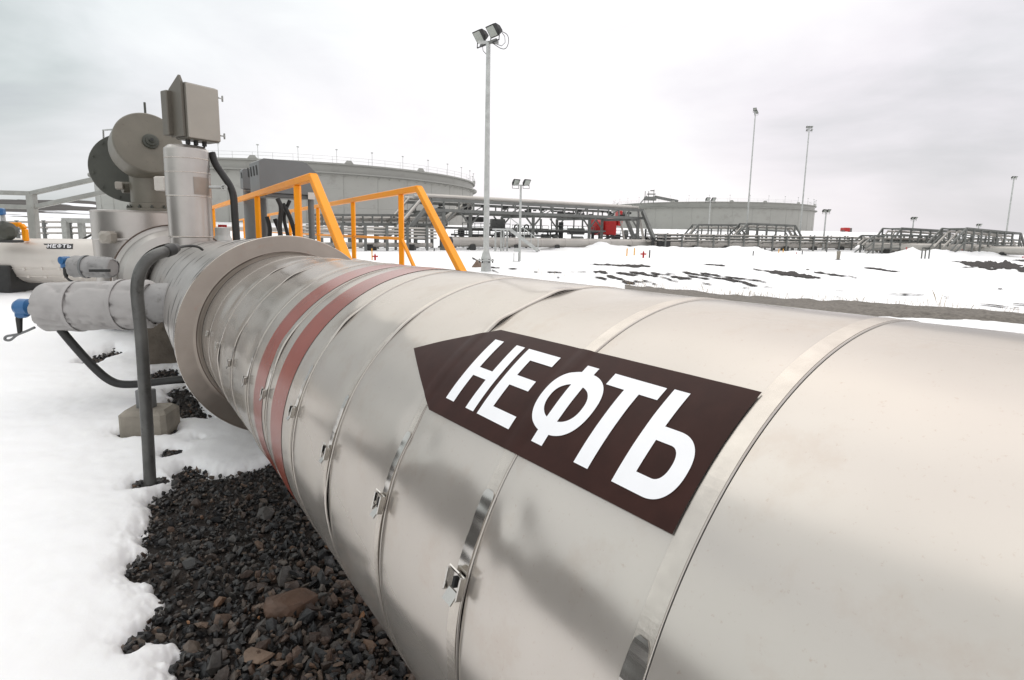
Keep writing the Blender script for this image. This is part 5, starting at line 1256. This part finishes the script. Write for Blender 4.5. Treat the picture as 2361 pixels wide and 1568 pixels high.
# --- raised expansion loops on the right
def loop_rack(x0, xa, xb, x1, ylow, ytop_a, ytop_b, yl2, ybase, label, npost, depth=2.5, w_=.14, back=0.0):
    f_ = [foot(x, ybase + (x - x0) * .012) + Vector((0, back, 0)) for x in (x0, xa, xb, x1)]
    z_ = [zed(f_[0], ylow), zed(f_[1], ytop_a), zed(f_[2], ytop_b), zed(f_[3], yl2)]
    t = rack(label, 'expansion_loop_rack', f_[0], 'raised loops of the pipe racks'); o_ = Vector((0, depth, 0))
    for r in (0, 1):
        for lv in (0, 1, 2):
            dz = -lv * .75; b = MB()
            pts_ = [Vector((p.x, p.y, z + dz)) + o_ * r for p, z in zip(f_, z_)]
            for p, q in zip(pts_, pts_[1:]): b.bar(p, q, w_ * (1.2 if lv == 0 else .8), w_ * (1.2 if lv == 0 else .8))
            b.build('loop_chord', M['steel'], t)
        for i in range(npost):
            u = i / (npost - 1); q = f_[1].lerp(f_[2], u) + o_ * r; b = MB(); b.bar(q, Vector((q.x, q.y, z_[1] + (z_[2] - z_[1]) * u)), w_, w_); b.build('post', M['steel'], t)
    for u in (.3, .7):
        b = MB(); b.tube([Vector((p.x, p.y, z - .35)) + o_ * u for p, z in zip(f_, z_)], .11, 8); b.build('loop_pipe', M['rackpipe'], t)
    for i in range(npost):
        u = i / (npost - 1); q = f_[1].lerp(f_[2], u); zt_ = z_[1] + (z_[2] - z_[1]) * u; b = MB(); b.bar(Vector((q.x, q.y, zt_ - .05)), Vector((q.x, q.y, zt_ - .05)) + o_, w_, w_); b.build('cross_beam', M['steel'], t)
    return t
loop_rack(1688, 1719, 1828, 1848, 551, 515, 520, 551, 579, 'raised loop of the low rack in front of the right part of the right tank', 6)
loop_rack(1614, 1638, 1735, 1760, 548, 518, 519, 548, 579, 'raised loop of the low rack before the middle of the right tank, farther back', 5, back=5)
loop_rack(1996, 2012, 2152, 2164, 557, 543, 544, 570, 586, 'low stepped loop of the rack left of the big bridge frame', 8)
loop_rack(2190, 2220, 2345, 2362, 562, 526, 538, 575, 592, 'tall bridge shaped loop of the rack at the right edge', 8, depth=3.5)
loop_rack(2136, 2155, 2300, 2330, 556, 526, 534, 566, 590, 'tall bridge shaped loop standing behind the one at the right edge', 7, back=6, depth=3.5)
t, e_, r_ = big_pipe(2225, 593, 2420, 600, 9, 'clad pipeline with an open elbow under the bridge shaped loop', 4.0)
b = MB(); b.lathe(e_, (-.5, -.85, 0), [(-.6, r_ * 1.1), (.5, r_ * 1.1), (.5, r_ * .75), (.2, r_ * .7), (.2, 0)], 24); b.build('elbow_end', M['rackpipe'], t)
skid(2195, 2290, 560, 548, 9, 'crowd of grey valves and vessels inside the bridge shaped loop', [(2205, 541, 556, 16, 'pump', 'steel'), (2232, 540, 560, 14, 'box', 'steel_dark'), (2255, 545, 562, 20, 'pump', 'steel'), (2275, 552, 575, 22, 'vessel', 'steel')])

# ------------------------------------------------------------------ hydrants, stakes, small things in the snow
def hydrant(x, y, hpx, label):
    p = gnd(x, y); p.z = float(snow_z(p.x, p.y)); h = size(hpx, p); t = thing('fire_hydrant', label, 'hydrant', p, 'red hydrants in the snow')
    b = MB(); b.lathe(p - Vector((0, 0, .05)), (0, 0, 1), [(0, h * .2), (.08 * h, h * .2), (.1 * h, h * .12), (.62 * h, h * .13), (.64 * h, h * .17), (.70 * h, h * .17), (.72 * h, h * .13), (.88 * h, h * .10), (.95 * h, h * .05), (1.05 * h, h * .04), (1.06 * h, 0)], 16); b.build('barrel', M['red'], t)
    for s_ in (-1, 1):
        b = MB(); b.lathe(p + Vector((0, 0, h * .52)), (s_, -.2, 0), [(0, h * .09), (h * .30, h * .09), (h * .31, h * .12), (h * .38, h * .12), (h * .39, 0)], 12); b.build('outlet', M['red'], t)
    return t
hydrant(1483, 597, 17, 'red hydrant in the snow in front of the right end of the tall rack')
hydrant(865, 604, 17, 'red hydrant in the snow seen between the orange handrails')
hydrant(1836, 588, 5, 'tiny red hydrant in front of the low rack below the five lamp mast')
hydrant(2088, 590, 6, 'small red hydrant below the low rack, left of the bridge shaped loop')
hydrant(2218, 592, 7, 'small red hydrant beneath the bridge shaped loop')
hydrant(2358, 597, 6, 'small red hydrant at the right edge of the picture')
for (x, y, h, m_, lab, g_) in ((1445, 592, 17, 'yellow', 'yellow marker stake left of the red hydrant by the tall rack', 'y'), (1462, 591, 16, 'yellow', 'yellow marker stake left of the red hydrant by the tall rack', 'y'), (1497, 597, 17, 'steel_dark', 'dark stake just right of the red hydrant by the tall rack', None), (1736, 591, 10, 'steel_dark', 'dark stake in the snow before the loop by the right tank', None),
                              (1795, 586, 9, 'yellow', 'small yellow stake below the right end of the right tank', 's'), (1805, 586, 9, 'yellow', 'small yellow stake below the right end of the right tank', 's'), (1849, 589, 8, 'steel_dark', 'dark stake right of the tiny hydrant below the five lamp mast', None), (2190, 590, 6, 'yellow', 'short yellow post pair left of the hydrant under the bridge loop', 'p'), (2197, 590, 6, 'yellow', 'short yellow post pair left of the hydrant under the bridge loop', 'p'), (1001, 581, 6, 'steel_dark', 'dark stub left of the rack end', None), (1905, 588, 6, 'steel_dark', 'short dark stake left of the concrete pedestal', None)):
    p = gnd(x, y); p.z = float(snow_z(p.x, p.y)); b = MB(); hh = size(h, p); b.tube([p - Vector((0, 0, .1)), p + Vector((.01, 0, hh))], [.05, .045], 8); b.lathe(p + Vector((.01, 0, hh)), (0, 0, 1), [(0, .045), (.03, .03), (.04, 0)], 8)
    tag(b.build('marker_stake', M[m_]), lab, 'stake', {'y': 'yellow stakes by the hydrant', 's': 'small yellow stakes', 'p': 'short yellow posts'}.get(g_))
p = gnd(865 - 7, 604); p.z = .07; b = MB(); b.tube([p, p + Vector((0, 0, size(28, p)))], .03, 8); tag(b.build('marker_stake', M['yellow']), 'yellow stake just left of the hydrant between the orange handrails', 'stake')
p = gnd(1190, 606); SG = thing('sign_frame', 'small grey sign frame on two legs beside the slim lamp post', 'sign', p)
for s_ in (-.13, .13): b = MB(); b.bar(p + Vector((s_, 0, 0)), p + Vector((s_, 0, size(22, p))), .035, .035); b.build('leg', M['steel'], SG)
b = MB(); b.box(p + Vector((0, 0, size(30, p))), size(11, p), .03, size(8, p), 0, .005); b.build('plate', M['steel_light'], SG); b = MB(); b.box(p + Vector((0, 0, .06)), size(17, p), .3, .06); b.build('base', M['steel'], SG)
p = gnd(1932, 601); PD = thing('pedestal', 'tapering concrete pedestal standing alone in the snow on the right', 'pedestal', p); k = size(1, p)
b = MB(); b.lathe(p, (0, 0, 1), [(0, 3.2 * k), (16 * k, 4.0 * k), (22 * k, 4.2 * k), (22.2 * k, 0)], 16); b.build('shaft', M['concrete'], PD); b = MB(); b.lathe(p, (0, 0, 1), [(-.05, 5.6 * k), (3 * k, 5.6 * k), (3.1 * k, 3 * k)], 16); b.build('plinth', M['soil'], PD)
p = gnd(2133, 598); LF_ = thing('leg_frame', 'open grey steel frame on thin legs in front of the low rack on the right', 'frame', p); k = size(1, p); b = MB()
for x in (-9, -1, 8): b.bar(p + Vector((x * k, 0, 0)), p + Vector((x * k, 0, 26 * k)), .08, .08)
b.bar(p + Vector((-9 * k, 0, 1)), p + Vector((8 * k, 0, 1)), .08, .08); b.bar(p + Vector((-9 * k, 0, 26 * k)), p + Vector((8 * k, 0, 26 * k)), .08, .08); b.build('frame', M['steel'], LF_)
# red cabin on the skyline
p = at_y(1947, 545, 150); p.z = th1(p.x, p.y); k = size(1, p); RCN = thing('red_cabin', 'little red cabin with a dark stack on the skyline right of the right tank', 'cabin', p)
b = MB(); b.box(p + Vector((0, 0, 6 * k + .4)), 13 * k, 2, 9 * k, 0, .1); b.build('body', M['red'], RCN); b = MB(); b.box(p + Vector((11 * k, 0, 7 * k)), 5 * k, 1, 13 * k, 0, .05); b.build('stack', M['steel'], RCN)
b = MB(); b.box(p + Vector((-10 * k, 0, 3 * k)), 8 * k, 2, .3); [b.bar(p + Vector((x * k, -1, 0)), p + Vector((x * k, -1, 7 * k)), .12, .12) for x in (-14, -10, -6)]; b.bar(p + Vector((-14 * k, -1, 7 * k)), p + Vector((-6 * k, -1, 7 * k)), .12, .12); b.build('porch', M['steel'], RCN)
